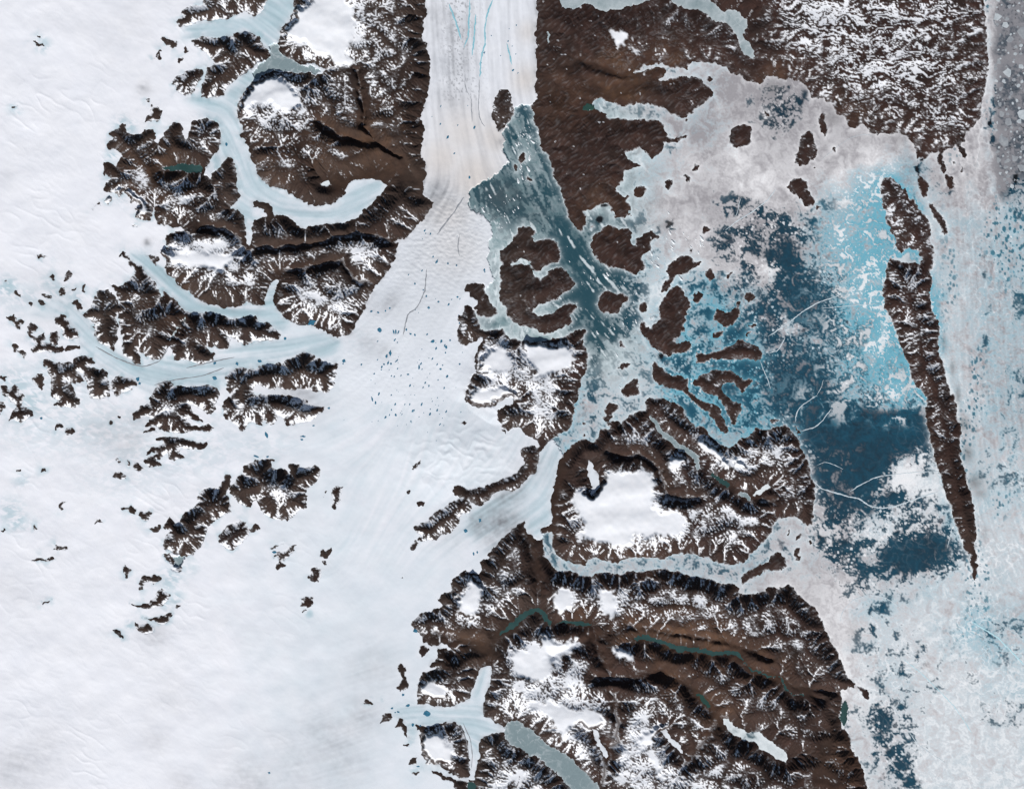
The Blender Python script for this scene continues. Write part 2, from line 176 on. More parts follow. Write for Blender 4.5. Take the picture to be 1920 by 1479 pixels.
L;rock_outcrop;4;bare brown oval nunatak at the edge of the broad outlet glacier;942,169 952,169 960,182 962,190 962,215 960,222 950,230 942,245 935,248 929,235 922,220 924,198 928,182
L;island;4;dark ribbed island at the glacier edge west of the large forked island;871,545 875,532 890,530 905,536 910,550 920,568 931,578 931,588 922,595 905,594 892,588 890,578 895,568 892,562 878,555 875,548
L;island;5;large forked brown island with narrow inlets beside the teal fjord;960,455 950,462 940,472 938,485 942,492 938,505 938,518 942,525 938,532 936,545 940,565 948,578 950,590 960,598 960,602 975,610 988,612 998,614 1010,620 1022,626 1035,625 1045,618 1065,610 1072,602 1070,592 1078,580 1084,576 1080,568 1070,568 1058,572 1040,585 1020,590 1008,592 1000,588 1002,580 1012,570 1025,566 1048,562 1048,555 1065,548 1082,534 1075,525 1068,515 1058,504 1045,504 1028,508 1026,520 1015,526 1002,522 998,510 992,498 975,492 960,499 958,496 960,492 970,488 980,481 992,488 995,502 1002,509 1015,508 1020,498 1042,495 1048,494 1054,480 1046,462 1040,452 1028,447 1012,450 1000,452 998,442 1004,434 998,425 982,421 970,426 969,438 960,451
L;island;4;broad brown island with a hooked eastern arm in the middle of the archipelago;1132,426 1145,421 1160,428 1178,426 1184,435 1181,452 1186,460 1191,460 1194,445 1198,439 1204,445 1210,436 1218,434 1219,426 1225,435 1238,444 1232,448 1225,448 1220,458 1220,470 1202,480 1204,492 1208,506 1192,514 1178,510 1162,501 1152,499 1145,501 1135,498 1122,490 1114,480 1111,468 1105,458 1108,448 1115,440 1128,435
L;island;4;brown island with a bent tail north of the long ribbed island;1251,508 1255,495 1265,488 1272,479 1285,478 1295,485 1302,491 1312,488 1315,491 1308,500 1300,501 1292,512 1280,516 1266,514 1264,525 1255,535 1249,545 1242,548 1238,542 1242,532 1252,520
L;island;5;long ribbed brown island with a hooked southern foot;1251,550 1255,542 1270,536 1275,540 1285,545 1288,555 1294,564 1296,575 1290,582 1290,590 1284,592 1286,602 1282,610 1285,618 1272,632 1265,639 1270,644 1278,642 1288,638 1295,640 1296,648 1290,660 1285,664 1262,665 1258,671 1245,665 1230,659 1215,642 1205,628 1198,616 1201,605 1210,604 1212,612 1222,614 1231,605 1236,595 1235,578 1240,565 1248,558
L;island;4;rounded dark island in the teal strait between the forked and long ribbed islands;1122,560 1132,548 1140,545 1150,550 1165,551 1178,558 1175,568 1165,575 1155,588 1142,586 1135,588 1125,578 1121,570
L;island;3;small round island just west of the long ribbed island;1198,572 1206,565 1214,568 1212,582 1206,585 1199,581
L;island;3;small oval island just east of the long ribbed island;1298,555 1304,548 1312,545 1316,550 1315,562 1306,570 1300,562
L;island;3;jagged little island east of the island with the bent tail;1322,512 1330,502 1334,510 1342,515 1344,521 1334,528 1326,520
L;island;2;thin ragged islet right of the jagged little island;1361,520 1368,510 1378,510 1370,519 1364,524
L;island;2;small dark islet in pale ice north of the archipelago;1314,428 1321,425 1330,430 1325,436 1320,441 1314,434
L;island;3;small brown island on the edge of the dark blue water, top right of the archipelago;1395,555 1402,549 1410,550 1416,558 1404,569 1396,564
L;island;3;brown island with a northern knob west of the dark blue water;1339,592 1342,582 1352,584 1360,588 1372,582 1380,576 1378,568 1385,561 1389,568 1384,575 1389,588 1385,599 1372,610 1361,615 1350,608 1340,602
L;island;2;small oval islet south of the island with the northern knob;1336,628 1345,621 1355,622 1354,630 1345,635 1339,635
L;island;2;small pointed islet beside the dark blue water, upper of two;1404,611 1418,605 1422,610 1410,616 1405,615
L;island;2;small slanting islet beside the dark blue water, lower of two;1395,630 1402,621 1412,621 1410,626 1398,631
L;island;7;wedge shaped island with snow on its black northern ridge near the dark blue water;1302,680 1308,662 1315,658 1320,662 1335,661 1350,656 1370,648 1385,638 1392,635 1400,642 1420,648 1428,658 1428,669 1420,675 1405,672 1390,674 1370,675 1352,675 1335,674 1320,680 1308,682
L;island;5;long narrow island slanting southeast beside the pale fjord arm;1222,698 1225,685 1231,680 1239,688 1248,698 1262,705 1275,702 1282,705 1291,706 1291,730 1298,740 1302,740 1310,745 1322,748 1345,761 1351,768 1350,778 1358,792 1365,805 1361,814 1352,810 1342,800 1340,788 1328,775 1315,768 1305,755 1292,745 1288,740 1278,732 1260,728 1240,722 1230,715 1224,705
L;island;7;crescent island curled round a deep blue cove;1299,708 1315,704 1335,696 1355,695 1372,696 1385,705 1400,709 1411,710 1410,715 1398,725 1396,735 1390,738 1385,730 1378,721 1365,719 1355,722 1352,732 1358,740 1365,745 1372,750 1392,760 1391,770 1382,782 1380,795 1374,798 1370,788 1360,775 1360,762 1350,752 1341,740 1328,740 1320,734 1312,725 1302,720
L;island;3;small leaf shaped island in the pale strait west of the long narrow island;1165,730 1175,718 1185,709 1195,709 1195,720 1199,740 1195,740 1185,745 1175,742 1170,740
L;island;2;thin islet above the small leaf shaped island;1158,689 1168,682 1182,681 1175,690
L;island;2;broken thin islet in the grey strait south of the rounded dark island;1159,640 1166,640 1168,646 1178,652 1172,652 1162,648
L;island;2;tiny islet north of the island with the bent tail;1294,470 1298,466 1302,470 1298,474
L;island;2;tiny islet in pale ice in the bite of the long ribbed island;1215,601 1219,597 1224,597 1220,600
L;island;2;thin islet off the northern cape above the broad brown island;1105,431 1112,421 1116,423 1110,430
L;island;2;ragged islets at the north point of the snow capped plateau;1132,770 1142,756 1152,755 1161,762 1155,770 1145,775 1148,782 1142,790 1135,791 1130,782 1138,778
L;island;2;small brown islet in the bent pale fjord, left of its pair;1090,818 1095,813 1100,814 1096,820
L;island;2;tiny islet in the bent pale fjord above the shore rocks;1092,795 1095,791 1100,792 1097,797
L;island;2;small brown islet, upper one in the teal glacier fjord;972,298 978,290 988,289 986,302 980,310 975,305
L;island;2;small thin islet, left one in the teal glacier fjord;966,320 968,311 973,310 972,316 968,322
L;island;2;small islet, lowest in the teal glacier fjord;986,335 990,330 1000,338 995,342
L;island;2;small dark islet at the mouth of the pale northern inlet;1325,146 1330,142 1340,152 1332,154
L;island;4;square dark ribbed island alone in the grey bay;1366,252 1372,240 1385,238 1395,235 1408,236 1412,250 1411,265 1405,275 1390,278 1375,276 1368,268
L;island;2;small dark islet southwest of the square ribbed island;1299,311 1305,306 1311,312 1308,322 1301,320
L;island;2;small leaf shaped islet, second southwest of the square ribbed island;1276,330 1285,328 1295,336 1294,344 1285,340
L;island;2;reddish oval islet, third southwest of the square ribbed island;1248,345 1254,335 1262,336 1261,348 1252,359 1248,352
L;island;2;reddish round islet off the ragged brown cape in the bay;1188,362 1195,351 1208,351 1215,354 1210,362 1200,370 1190,370
L;island;2;tiny islet at the tip of the snowy northern headland;1284,226 1286,221 1289,224 1287,229
L;island;2;tiny dark islet in the grey bay above the square ribbed island;1431,208 1434,204 1440,210 1442,208 1442,221 1436,220
L;island;3;narrow oval island, upper right in the grey bay;1531,225 1540,212 1548,216 1550,232 1554,242 1550,258 1542,252 1536,238
L;island;4;large dark island with pale spots in the grey bay;1488,308 1490,295 1498,280 1500,260 1510,248 1518,244 1525,255 1529,268 1534,278 1528,298 1518,302 1515,310 1500,314
L;island;4;dark veined island above the cyan ice;1478,352 1485,335 1495,332 1512,341 1515,352 1522,370 1528,370 1528,382 1522,388 1508,386 1500,372 1498,370 1485,360
L;island;2;tiny islet on the white crack line in the grey bay;1561,281 1564,278 1568,284 1565,286
L;island;2;tiny islet south of the large dark spotted island;1525,312 1529,311 1530,314 1526,316
L;island;2;tiny round islet below the dark veined island;1528,391 1531,388 1536,391 1532,396
L;island;5;broad wrinkled island at the north end of the long eastern island chain;1652,350 1658,332 1672,332 1682,339 1692,349 1702,360 1705,370 1710,372 1720,388 1738,408 1745,422 1746,452 1751,472 1750,482 1749,500 1745,510 1738,502 1732,490 1725,478 1722,468 1705,464 1696,466 1692,474 1685,470 1678,465 1679,445 1668,435 1662,418 1661,402 1658,395 1655,382 1652,370 1651,362
L;island;10;long narrow mountainous island down the east side with snowy ribs;1671,484 1682,490 1698,490 1712,492 1722,500 1725,490 1731,489 1738,500 1746,512 1745,530 1744,545 1746,568 1752,590 1759,602 1760,625 1762,665 1772,695 1775,715 1782,740 1788,740 1794,758 1795,785 1800,810 1801,848 1808,880 1815,910 1825,940 1828,965 1829,990 1828,1030 1830,1038 1832,1060 1829,1090 1825,1089 1820,1058 1818,1042 1808,1030 1800,1000 1790,980 1782,952 1775,928 1765,895 1755,872 1750,845 1742,815 1738,790 1735,768 1736,748 1732,740 1725,732 1710,710 1700,675 1688,648 1680,622 1672,600 1660,582 1655,558 1658,530 1664,502
L;island;3;thin dark islet northeast of the broad wrinkled island;1719,325 1725,328 1740,345 1739,360 1740,370 1730,368 1722,350
L;island;2;speckled islet in pale ice near the northeast cape;1775,328 1785,335 1788,350 1782,355 1775,345
L;island;2;tiny dark islet, left of two off the northeast cape;1785,305 1789,304 1790,310 1786,312
L;island;2;tiny dark islet, right of two off the northeast cape;1800,314 1804,312 1808,322 1803,326
L;island;2;thin slanting reef right of the broad wrinkled island;1742,378 1752,385 1762,400 1770,415 1778,438 1772,441 1762,432 1755,418 1750,402
L;island;2;tiny islet off the cape by the dark blue water;1491,799 1495,798 1499,812 1495,814
L;island;2;small ragged islet in cyan ice north of the plateau cape;1445,788 1452,785 1462,788 1460,791 1448,794
L;island;2;thin islet, westernmost of the bay group below the plateau;1476,994 1480,992 1482,1000 1480,1006 1477,1002
L;island;2;curved islet in the middle of the bay group below the plateau;1491,1011 1494,1004 1502,1001 1508,1005 1498,1011
L;island;2;small round islet, easternmost of the bay group below the plateau;1516,1014 1520,1012 1522,1019 1519,1021
L;island;2;notched islet, southernmost of the bay group below the plateau;1488,1035 1492,1026 1502,1026 1500,1035 1494,1038 1502,1041 1500,1051 1492,1050
L;island;5;brown hilly island filling the mouth of the long pale fjord;1388,1082 1395,1075 1410,1068 1425,1056 1440,1054 1440,1045 1450,1038 1458,1032 1465,1035 1470,1045 1478,1060 1468,1068 1455,1071 1440,1068 1422,1078 1408,1085 1398,1092 1392,1098 1389,1090
L;island;2;dark oval islet off the southern coast beside the green lagoon;1610,1289 1614,1285 1620,1289 1628,1292 1629,1308 1624,1309 1612,1303 1612,1296
O;glacier;0.6;starfish shaped grey blue glacier spreading four arms among dark mountains;732,1326 760,1322 792,1322 822,1323 840,1324 870,1315 880,1306 892,1272 900,1256 910,1248 918,1246 922,1254 919,1272 915,1294 908,1316 904,1332 905,1342 920,1344 930,1352 945,1362 950,1368 942,1372 922,1374 905,1380 902,1392 898,1419 892,1442 888,1462 880,1459 880,1422 878,1392 872,1374 862,1359 855,1354 830,1356 812,1359 800,1364 788,1359 780,1356 782,1374 778,1389 765,1386 762,1356 752,1346 735,1342 730,1334
O;glacier;0.6;slim grey valley glacier below the starfish shaped glacier;780,1432 795,1426 820,1432 842,1446 865,1458 880,1458 880,1465 868,1462 842,1455 825,1446 808,1442 780,1436
O;glacier;0.35;small white forked glacier above the starfish shaped glacier;790,1203 808,1209 825,1205 842,1209 849,1216 830,1215 820,1214 822,1226 818,1236 805,1249 792,1239 790,1232 805,1216 790,1209
O;glacier;0.3;thin curved white glacier on the snow flank of the southern plateau;1104,865 1110,865 1120,890 1125,912 1115,920 1110,932 1108,915 1101,880
O;glacier;0.4;slim hooked glacier tongue among the southern snow peaks;1110,1366 1120,1369 1125,1392 1140,1406 1141,1416 1135,1419 1122,1396 1112,1379
O;glacier;0.4;curved grey glacier tongue on the east side of the southern snow peaks;1238,1369 1248,1366 1258,1382 1270,1392 1280,1406 1279,1413 1268,1404 1252,1386
W;lake;0;small white frozen pond on brown land above the rounded glacier tongue;600,344 605,341 616,339 619,348 614,350 602,349
W;lake;1;teal lake curving between brown slopes at upper left;302,318 315,310 340,306 362,310 380,315 384,320 375,326 350,321 325,320
W;lake;2;grey blue frozen fjord on the top edge, left of two;1046,5 1060,15 1075,18 1090,8 1110,6 1120,15 1135,20 1150,18 1170,16 1195,10 1210,5 1222,0 1210,-30 1160,-42 1110,-28 1065,-15
W;lake;2;grey frozen fjord arm on the top edge bending down to a white tip;1258,0 1272,11 1288,18 1310,19 1322,28 1335,38 1350,41 1370,48 1378,60 1382,72 1388,90 1398,102 1408,111 1414,108 1412,95 1402,78 1395,68 1400,45 1399,38 1385,28 1382,22 1368,20 1358,24 1342,14 1332,0 1310,-22 1285,-38 1260,-28
W;lake;3;broad blue grey frozen lake in a trench at the bottom edge;948,1359 960,1353 968,1353 985,1363 1010,1379 1032,1399 1052,1409 1070,1422 1085,1436 1100,1452 1118,1469 1125,1479 1140,1504 1110,1509 1072,1479 1058,1464 1040,1444 1028,1434 1005,1419 995,1416 980,1404 960,1394 950,1386 945,1374
W;lake;4;white and blue frozen lake on dark brown land at the lower right coast;1354,1348 1365,1349 1382,1362 1398,1374 1418,1372 1432,1376 1440,1386 1452,1394 1468,1404 1475,1419 1475,1429 1465,1425 1455,1420 1440,1412 1428,1406 1418,1392 1398,1389 1382,1382 1370,1369 1358,1359
W;lake;0;small white lake in the east end of the plateau valley;1412,930 1418,924 1435,910 1440,909 1448,911 1440,918 1422,929
W;lake;3;small grey lake at the end of the narrow plateau fjord;1382,924 1390,922 1402,929 1410,936 1402,936 1390,930
W;lake;1;small dark teal lake at the foot of the slim valley glacier on the bottom edge;878,1464 885,1465 890,1472 890,1509 875,1509 875,1472
W;lake;3;grey frozen pond under the south end of the fan shaped mountain;325,1046 346,1044 345,1058 335,1062 325,1060
W;lake;1;dark green lagoon on the southern coast by the pale shore ice;1578,1316 1584,1310 1590,1322 1588,1336 1589,1349 1585,1362 1580,1359 1575,1344 1577,1326
W;lake;3;grey blue frozen lake between the snow dome and the brown ridge at top;495,114 506,105 506,86 523,85 526,102 562,120 602,132 588,139 508,132 480,150 472,141 480,128
W;lake;5;tiny dark green lake at the head of the pale northern inlet;1091,200 1096,195 1108,196 1112,202 1115,207 1092,208
"""
STROKES = """
lake;1;11;green river lake in the deep southern valley, upper reach;939,1190 960,1174 975,1159 990,1146 1008,1143 1018,1149 1022,1159 1034,1169
lake;1;4;thin green river lake joining the two long green lakes;1042,1170 1060,1167 1078,1166 1095,1168 1108,1170
lake;1;8;long green lake winding along the orange southern valley;1189,1196 1205,1196 1225,1197 1238,1205 1250,1210 1270,1216 1305,1219 1335,1223 1380,1225 1394,1236
lake;1;3;thin green river running on from the long green lake;1394,1236 1410,1256 1440,1269 1465,1269 1472,1289 1485,1302 1510,1303
lake;5;8;short green lake in the shaded lower valley;1302,1300 1315,1309 1330,1322
lake;3;10;narrow pale fjord slicing the plateau between snowy ridges;1219,780 1230,796 1242,812 1258,825 1275,838 1295,850 1304,858 1306,872 1313,882
lake;1;9;teal inner end of the narrow plateau fjord;1334,890 1350,900 1369,912
lake;3;5;small pale lake strip on the northern brown flats;1026,59 1027,70 1028,81
lake;1;3;short blue lake sliver on the northern brown flats;1036,175 1049,169
lake;3;4;thin silver lake between two brown western mountains;319,638 325,628 336,614
lake;3;4;thin pale lake above the silver one between western mountains;342,609 347,598
"""
RIDGES = """
4;longest white pressure ridge curving across the lower dark blue water;1522,898 1540,916 1572,925 1592,931 1612,935 1630,948 1652,953 1675,950 1705,940 1730,930 1758,922
3;thin white pressure ridge branching up from the longest one;1592,922 1615,908 1640,895 1660,891 1680,890
3;bright white pressure ridge hooking up from the cape islet;1502,808 1528,801 1542,789 1559,766
3;white pressure ridge running up the west side of the dark blue water;1491,791 1494,772 1502,761 1515,752 1532,741
3;white crack ridge through the upper dark blue water, slanting to the cyan ice;1440,631 1478,606 1505,584 1532,568 1578,552
3;short white ridge at the west shore of the dark blue water;1440,662 1458,658 1465,648 1472,632
2;pale straight ridge across the cyan ice to the long island;1538,578 1575,575 1615,571 1650,570
2;white ridge bent like a roof west of the lower dark blue water;1532,872 1548,865 1565,872 1582,880
2;short white ridge leading from the west into the lower dark blue water;1532,740 1540,728 1544,712
2;thin pale ridge beside the south end of the long island;1776,1028 1782,1005 1786,982
2;pale ridge along the north side of the dark water under the long island;1672,890 1715,885 1760,883
3;long white crack line crossing the speckled ice northeast of the archipelago;1360,432 1385,412 1410,398 1440,375 1455,355
2;vertical white crack line in the speckled ice;1375,410 1382,402 1385,385 1390,370
2;pale arc ridge round the southern grey bay ice;1575,1166 1580,1144 1600,1124 1630,1114 1660,1120 1685,1136 1705,1152
4;bright cyan crack line running to the right edge at lower right;1821,1164 1845,1179 1870,1194 1890,1214 1920,1246
2;thin pale crack line right of the cyan one at lower right;1815,1136 1840,1144 1865,1164 1885,1176 1920,1194
2;long thin blue crack line slanting across the lower right ice;1695,1236 1728,1262 1750,1284 1788,1322 1810,1354 1822,1374
2;pale crack line along the lower bright ice near the bottom right;1700,1364 1720,1394 1748,1414 1772,1429
1;thin crack line over the grey bay leading to the eastern shore;1540,300 1570,275 1595,258 1620,252 1635,255
2;straight crack across the blue bay east of the wedge island;1425,675 1430,690 1440,712 1445,730
"""
CAPS = """
0;552,15 565,8 570,15 582,10 585,0 585,-175 642,-175 655,0 665,20 670,40 665,50 675,68 675,82 660,85 655,105 668,125 660,131 635,130 620,115 600,110 580,102 578,90 562,78 535,75 532,65 540,50 555,40
0;450,192 462,175 480,160 480,150 495,150 512,140 540,150 545,162 565,180 572,198 550,208 532,212 518,208 505,198 480,200 462,220 448,220
1;1135,62 1150,55 1168,60 1180,72 1178,85 1160,89 1145,78
1;1185,88 1195,95 1200,105 1192,105 1182,92
3;1120,870 1135,882 1150,880 1168,880 1190,880 1210,880 1225,890 1230,910 1235,925 1230,940 1240,958 1260,952 1282,955 1288,970 1298,982 1282,988 1268,1010 1248,1005 1230,1008 1200,1010 1188,1005 1182,1025 1165,1030 1140,1020 1115,1020 1095,1010 1088,998 1090,980 1075,952 1070,930 1080,915 1100,910 1108,932 1120,912 1130,902
2;980,640 1008,640 1025,648 1042,648 1060,645 1080,652 1082,670 1075,685 1070,695 1055,702 1030,705 1010,708 998,695 988,670
2;892,698 905,670 920,652 938,645 955,648 965,670 960,702 950,705 930,700 915,698
2;880,740 890,728 910,720 935,722 960,730 975,740 960,755 950,745 930,755 905,762 888,762 875,745
3;1250,862 1268,852 1282,860 1288,872 1260,882 1248,872
3;1305,825 1322,822 1342,840 1365,858 1370,878 1345,870 1322,850 1308,840
3;1372,860 1390,858 1400,872 1408,885 1390,882 1372,872
4;1028,1129 1042,1109 1042,1099 1078,1099 1078,1139 1060,1149 1045,1156 1035,1142
4;1118,1124 1120,1109 1122,1102 1155,1102 1158,1142 1148,1159 1132,1154
4;852,1114 870,1109 878,1079 905,1084 902,1142 900,1159 880,1162 860,1146
4;788,1279 805,1272 835,1279 855,1289 835,1302 805,1314 782,1294
4;790,1372 830,1372 835,1389 865,1402 850,1412 850,1429 830,1432 805,1424 790,1404
4;960,1219 985,1215 1010,1212 1008,1184 1022,1189 1045,1209 1078,1194 1090,1196 1090,1212 1070,1229 1055,1232 1035,1259 1022,1279 998,1279 972,1269 960,1259
4;982,1329 992,1309 1030,1306 1065,1322 1085,1324 1115,1326 1135,1342 1135,1359 1115,1362 1100,1369 1085,1354 1065,1374 1080,1402 1100,1414 1085,1409 1060,1386 1042,1374 1030,1349 1010,1334
4;1192,1392 1200,1372 1225,1356 1242,1352 1268,1362 1235,1369 1225,1389 1210,1399 1190,1406
4;1205,1406 1220,1402 1242,1422 1242,1446 1255,1434 1242,1469 1230,1459 1220,1432
4;1140,1206 1160,1212 1180,1216 1190,1236 1170,1239 1145,1222
0;300,475 338,470 390,468 460,478 458,485 435,492 425,518 410,510 375,510 350,500 322,498 310,488
0;175,370 225,355 275,370 288,408 250,412 212,390
"""
# share of snow on the rock, tenths, one digit per 40 pixels ("column:digits")
SNOW = """8:5555 12:8 13:9999 17:531 25:1111 29:1222 33:1111 36:357756564433
8:4444 13:9999 17:632 25:1123 29:3343 33:321 36:357656544332
7:555 10:3322 13:8897 17:632 25:1123 29:5433 33:332 36:2456477433
8:3322 12:5567 16:432 19:1 25:1111 29:2223 33:222 36:12345677433
11:879 14:54 16:4432 25:1011 29:1223 32:44 36:1234333433433
11:7775 15:3322 19:1 25:1111 30:11 36:12222333432
5:3332 9:554 11:5433322 19:1 26:1111 30:1 38:2222333322
5:2232 9:332 11:3322 15:2111 19:1 26:2111 30:2 42:222332
5:3443 9:333 11:1221 15:1111 26:222 29:2 37:2 41:22 44:2
5:5554 9:332 11:111 16:1111 27:11 29:1 37:2 41:22
6:665 9:432 11:211 15:22 17:333 19:4 23:22 27:1 31:1 41:222
6:6666 10:765 12:4434 16:54 18:4 24:12 26:11 28:111 41:222
5:665 8:6655 12:5544 16:65 18:3 23:2223 27:1 28:111 31:11 41:333 43:2
4:55433 9:3344 12:4455 16:6 22:2 23:2223 30:2 31:22 41:443
4:33212 9:1122 13:5566 17:5 21:22 23:333 26:2 31:22 34:2 41:333
1:3333 5:2222 9:2222 13:4566 16:5 21:3 22:6 23:34 25:2 30:222 42:332
2:3322 6:2223 10:2223 13:44 21:47 23:888 26:4 31:22 33:2 42:332
2:332 5:2222 10:445 13:556 22:58 24:787 27:32 31:22 33:33 42:233
1:222 3:33 7:222 10:555 13:556 22:67 24:766 26:3 31:23 33:3 43:323
0:22 2:2 6:3443 10:555 13:676 23:6666 27:2 28:3334 30:54 31:4 44:22
7:44 8:445 23:7754 26:1 28:2 29:4545 33:55 35:56 37:3 44:21
6:44 11:34 12:3334 23:86 25:3 26:112 29:4445 32:765 34:5 35:654 44:21
11:34 12:46 13:55 22:756 25:3 26:135 29:66 31:5554 34:5 35:44 44:11
8:566 10:33 12:78 14:5 21:55 26:478 29:999 31:655 33:4444 36:33 45:11
8:55 9:334 12:55 20:446 26:499 29:999 32:6665 36:2 45:11
8:4 10:55 19:5 20:4 24:3 26:2789 30:88 32:4444 36:12 45:11
22:54 24:2 25:12 27:343 30:333 33:3322 45:22
21:55 22:65 24:32 26:6 27:53555 32:444 35:332 45:2
7:3 20:554 22:76 24:31 26:7 28:65544 33:4443 37:32
7:3 19:55 21:43 23:22 25:23 27:214 30:4443 34:443 37:32
19:54 21:21 23:28 25:6523 29:222 31:2111 35:222 37:221
18:54 20:32 22:4 24:6564 28:442 31:12 33:3332 37:333
19:66 21:52 23:6777 27:55 29:34 31:223 34:333 37:2221
19:55 21:5 23:6877 27:6666 31:5333 35:2222 39:21
19:3 20:776 23:567 26:77 28:7877 32:543 35:332 38:111
19:776 21:5 23:67 26:76 28:6887 32:543 35:3221 39:111
20:654 23:88 25:6 28:6678 32:654 35:333 38:111"""
# sea: melt water, cyan tint and brightness, columns 22..47, one digit per 40 pixels
WATER = """4444 4444 3333 3333 3333 3333 23
4444 4444 3333 3333 3333 3333 13
4444 4444 3333 3333 3333 3333 13
4444 4444 2211 1111 1111 1111 13
4443 3332 2211 1251 1111 1111 13
6655 3332 2211 1261 1111 1111 24
6655 4332 2211 1111 1111 1111 14
6655 4322 1112 2111 1111 1111 13
6666 5222 1111 1111 1100 1221 13
5666 6222 1112 3321 2232 2111 13
2345 7544 2112 3654 3333 3111 11
2224 8654 2213 4767 3333 3111 11
1223 8766 3111 3588 3322 2111 11
1223 7766 3434 5489 8523 2111 12
2222 7565 2333 6589 9522 2111 12
3222 4865 2334 7689 9543 2111 11
4322 3532 2356 6678 9543 3111 11
2222 3522 2556 7789 9543 3111 12
2222 3422 2555 7699 9543 3111 12
2222 3322 2455 6679 9999 8111 12
2222 2222 2222 3338 9999 9921 12
2222 2222 2222 2226 9999 9621 22
2222 2222 2222 2225 9988 6421 22
3333 2222 2222 2224 8986 5331 11
3333 2222 2222 2222 6886 5531 11
3333 2222 2222 2221 4778 8762 11
3332 2222 2222 2221 2658 9871 00
2222 2222 2222 2111 1233 2110 00
2222 2222 2222 1111 1122 1110 11
2222 2222 2222 1111 1122 2111 22
2222 2222 2222 1111 1122 2111 22
2222 2222 2222 1111 1122 2222 11
2222 2222 2222 1111 1123 3211 11
2222 2222 2222 1111 2225 3111 22
2222 2222 2222 1111 2226 3111 11
2222 2222 2222 1111 2224 4111 11
2222 2222 2222 1111 2223 3111 11"""
CYAN = """4444 4432 2222 1100 0000 0000 11
4444 4432 2222 1100 0000 0000 11
4444 4432 2222 1100 0000 0000 11
4444 4432 2222 1100 0000 0000 11
4444 4432 2222 1100 0000 0000 11
5544 4332 2222 1000 0000 0000 11
6654 4332 2222 1000 0000 0000 12
6654 4333 3211 1000 0002 2100 12
4455 4333 3211 1001 2378 5100 12
4455 5333 2111 1111 3689 6211 23
4455 5433 2111 1113 6799 7222 23
4455 5554 3211 1123 6899 8222 33
3345 5555 4331 1124 6898 7222 33
3346 6665 4556 4335 6787 7722 33
3355 5665 4557 5435 6889 8722 33
3344 6555 4666 6535 6899 9722 33
3333 5544 4666 7645 6799 9722 33
3333 5533 4777 8855 6789 9722 33
3333 5433 3777 8856 6778 9722 33
3333 5333 3677 7856 6667 8222 33
3333 4333 3344 5655 3333 3222 33
3333 4333 3344 4433 3333 3232 33
3333 3333 3333 3333 3333 2232 33
3333 3333 3333 3333 2233 2232 33
3333 3333 3333 3322 2233 2242 22
3333 3333 3333 3322 2233 2242 22
3333 3333 3333 3322 2233 2242 22
2222 2222 2222 2211 1122 2332 22
2222 2222 2222 2211 1144 2224 33
2222 2222 2222 2211 1123 2236 43
2222 2222 2222 2211 1133 2233 54
2222 2222 2222 2211 1123 3222 33
2222 2222 2222 2211 1123 3222 33
3333 3333 3333 3333 3222 2222 22
3333 3333 3333 3333 3222 2222 22
3333 3333 3333 3333 3222 2222 22
3333 3333 3333 3333 3222 2222 22"""
BRIGHT = """5555 5555 5543 3333 3333 4444 63
5555 5555 5543 3333 3333 4444 63
5555 5555 5543 3333 3333 4444 63
5555 5555 5543 3333 3333 4444 63
5555 5555 5543 3333 3333 4444 63
5555 5555 4434 4443 3344 4444 53
5555 5555 5534 4443 4444 4444 43
5555 5555 5554 5554 4478 4444 55
4445 5555 5545 6665 5789 5444 45
4444 5555 5444 5564 6898 6555 66
5444 4555 5444 5466 7887 6665 66
6544 4555 5555 6666 7888 7666 66
6555 4466 6765 6677 7899 7666 66
6555 5567 7755 5566 7888 8776 66
6555 5577 7755 5555 6789 8776 66
5555 6677 7555 5555 6789 9776 66
5555 5666 6555 5555 6789 9776 66
5555 5666 6555 5565 6788 9877 66
5555 5666 6555 5555 6788 9777 66
5555 5566 6555 5655 5678 9777 66
5555 5555 5555 5655 5555 6776 77
5555 5555 5555 5555 6555 6766 77
5555 5555 5555 5556 5568 9776 77
5555 5555 5555 5555 6556 8876 77
5555 5555 5555 5555 6567 8866 77
5555 5555 5555 4555 6678 7777 77
5555 5555 5555 4455 5555 5788 77
5555 5555 5555 5555 5777 7787 77
5555 5555 5555 5555 6788 7778 66
5555 5555 5555 5555 6788 8888 77
5555 5555 5555 5555 6788 8888 78
5555 5555 5555 5555 6788 8888 88
5555 5555 5555 5555 6788 8888 88
5555 5555 5555 5555 6788 8888 88
5555 5555 5555 5555 5777 8888 88
5555 5555 5555 5555 5677 8888 88
5555 5555 5555 5555 5677 8888 88"""
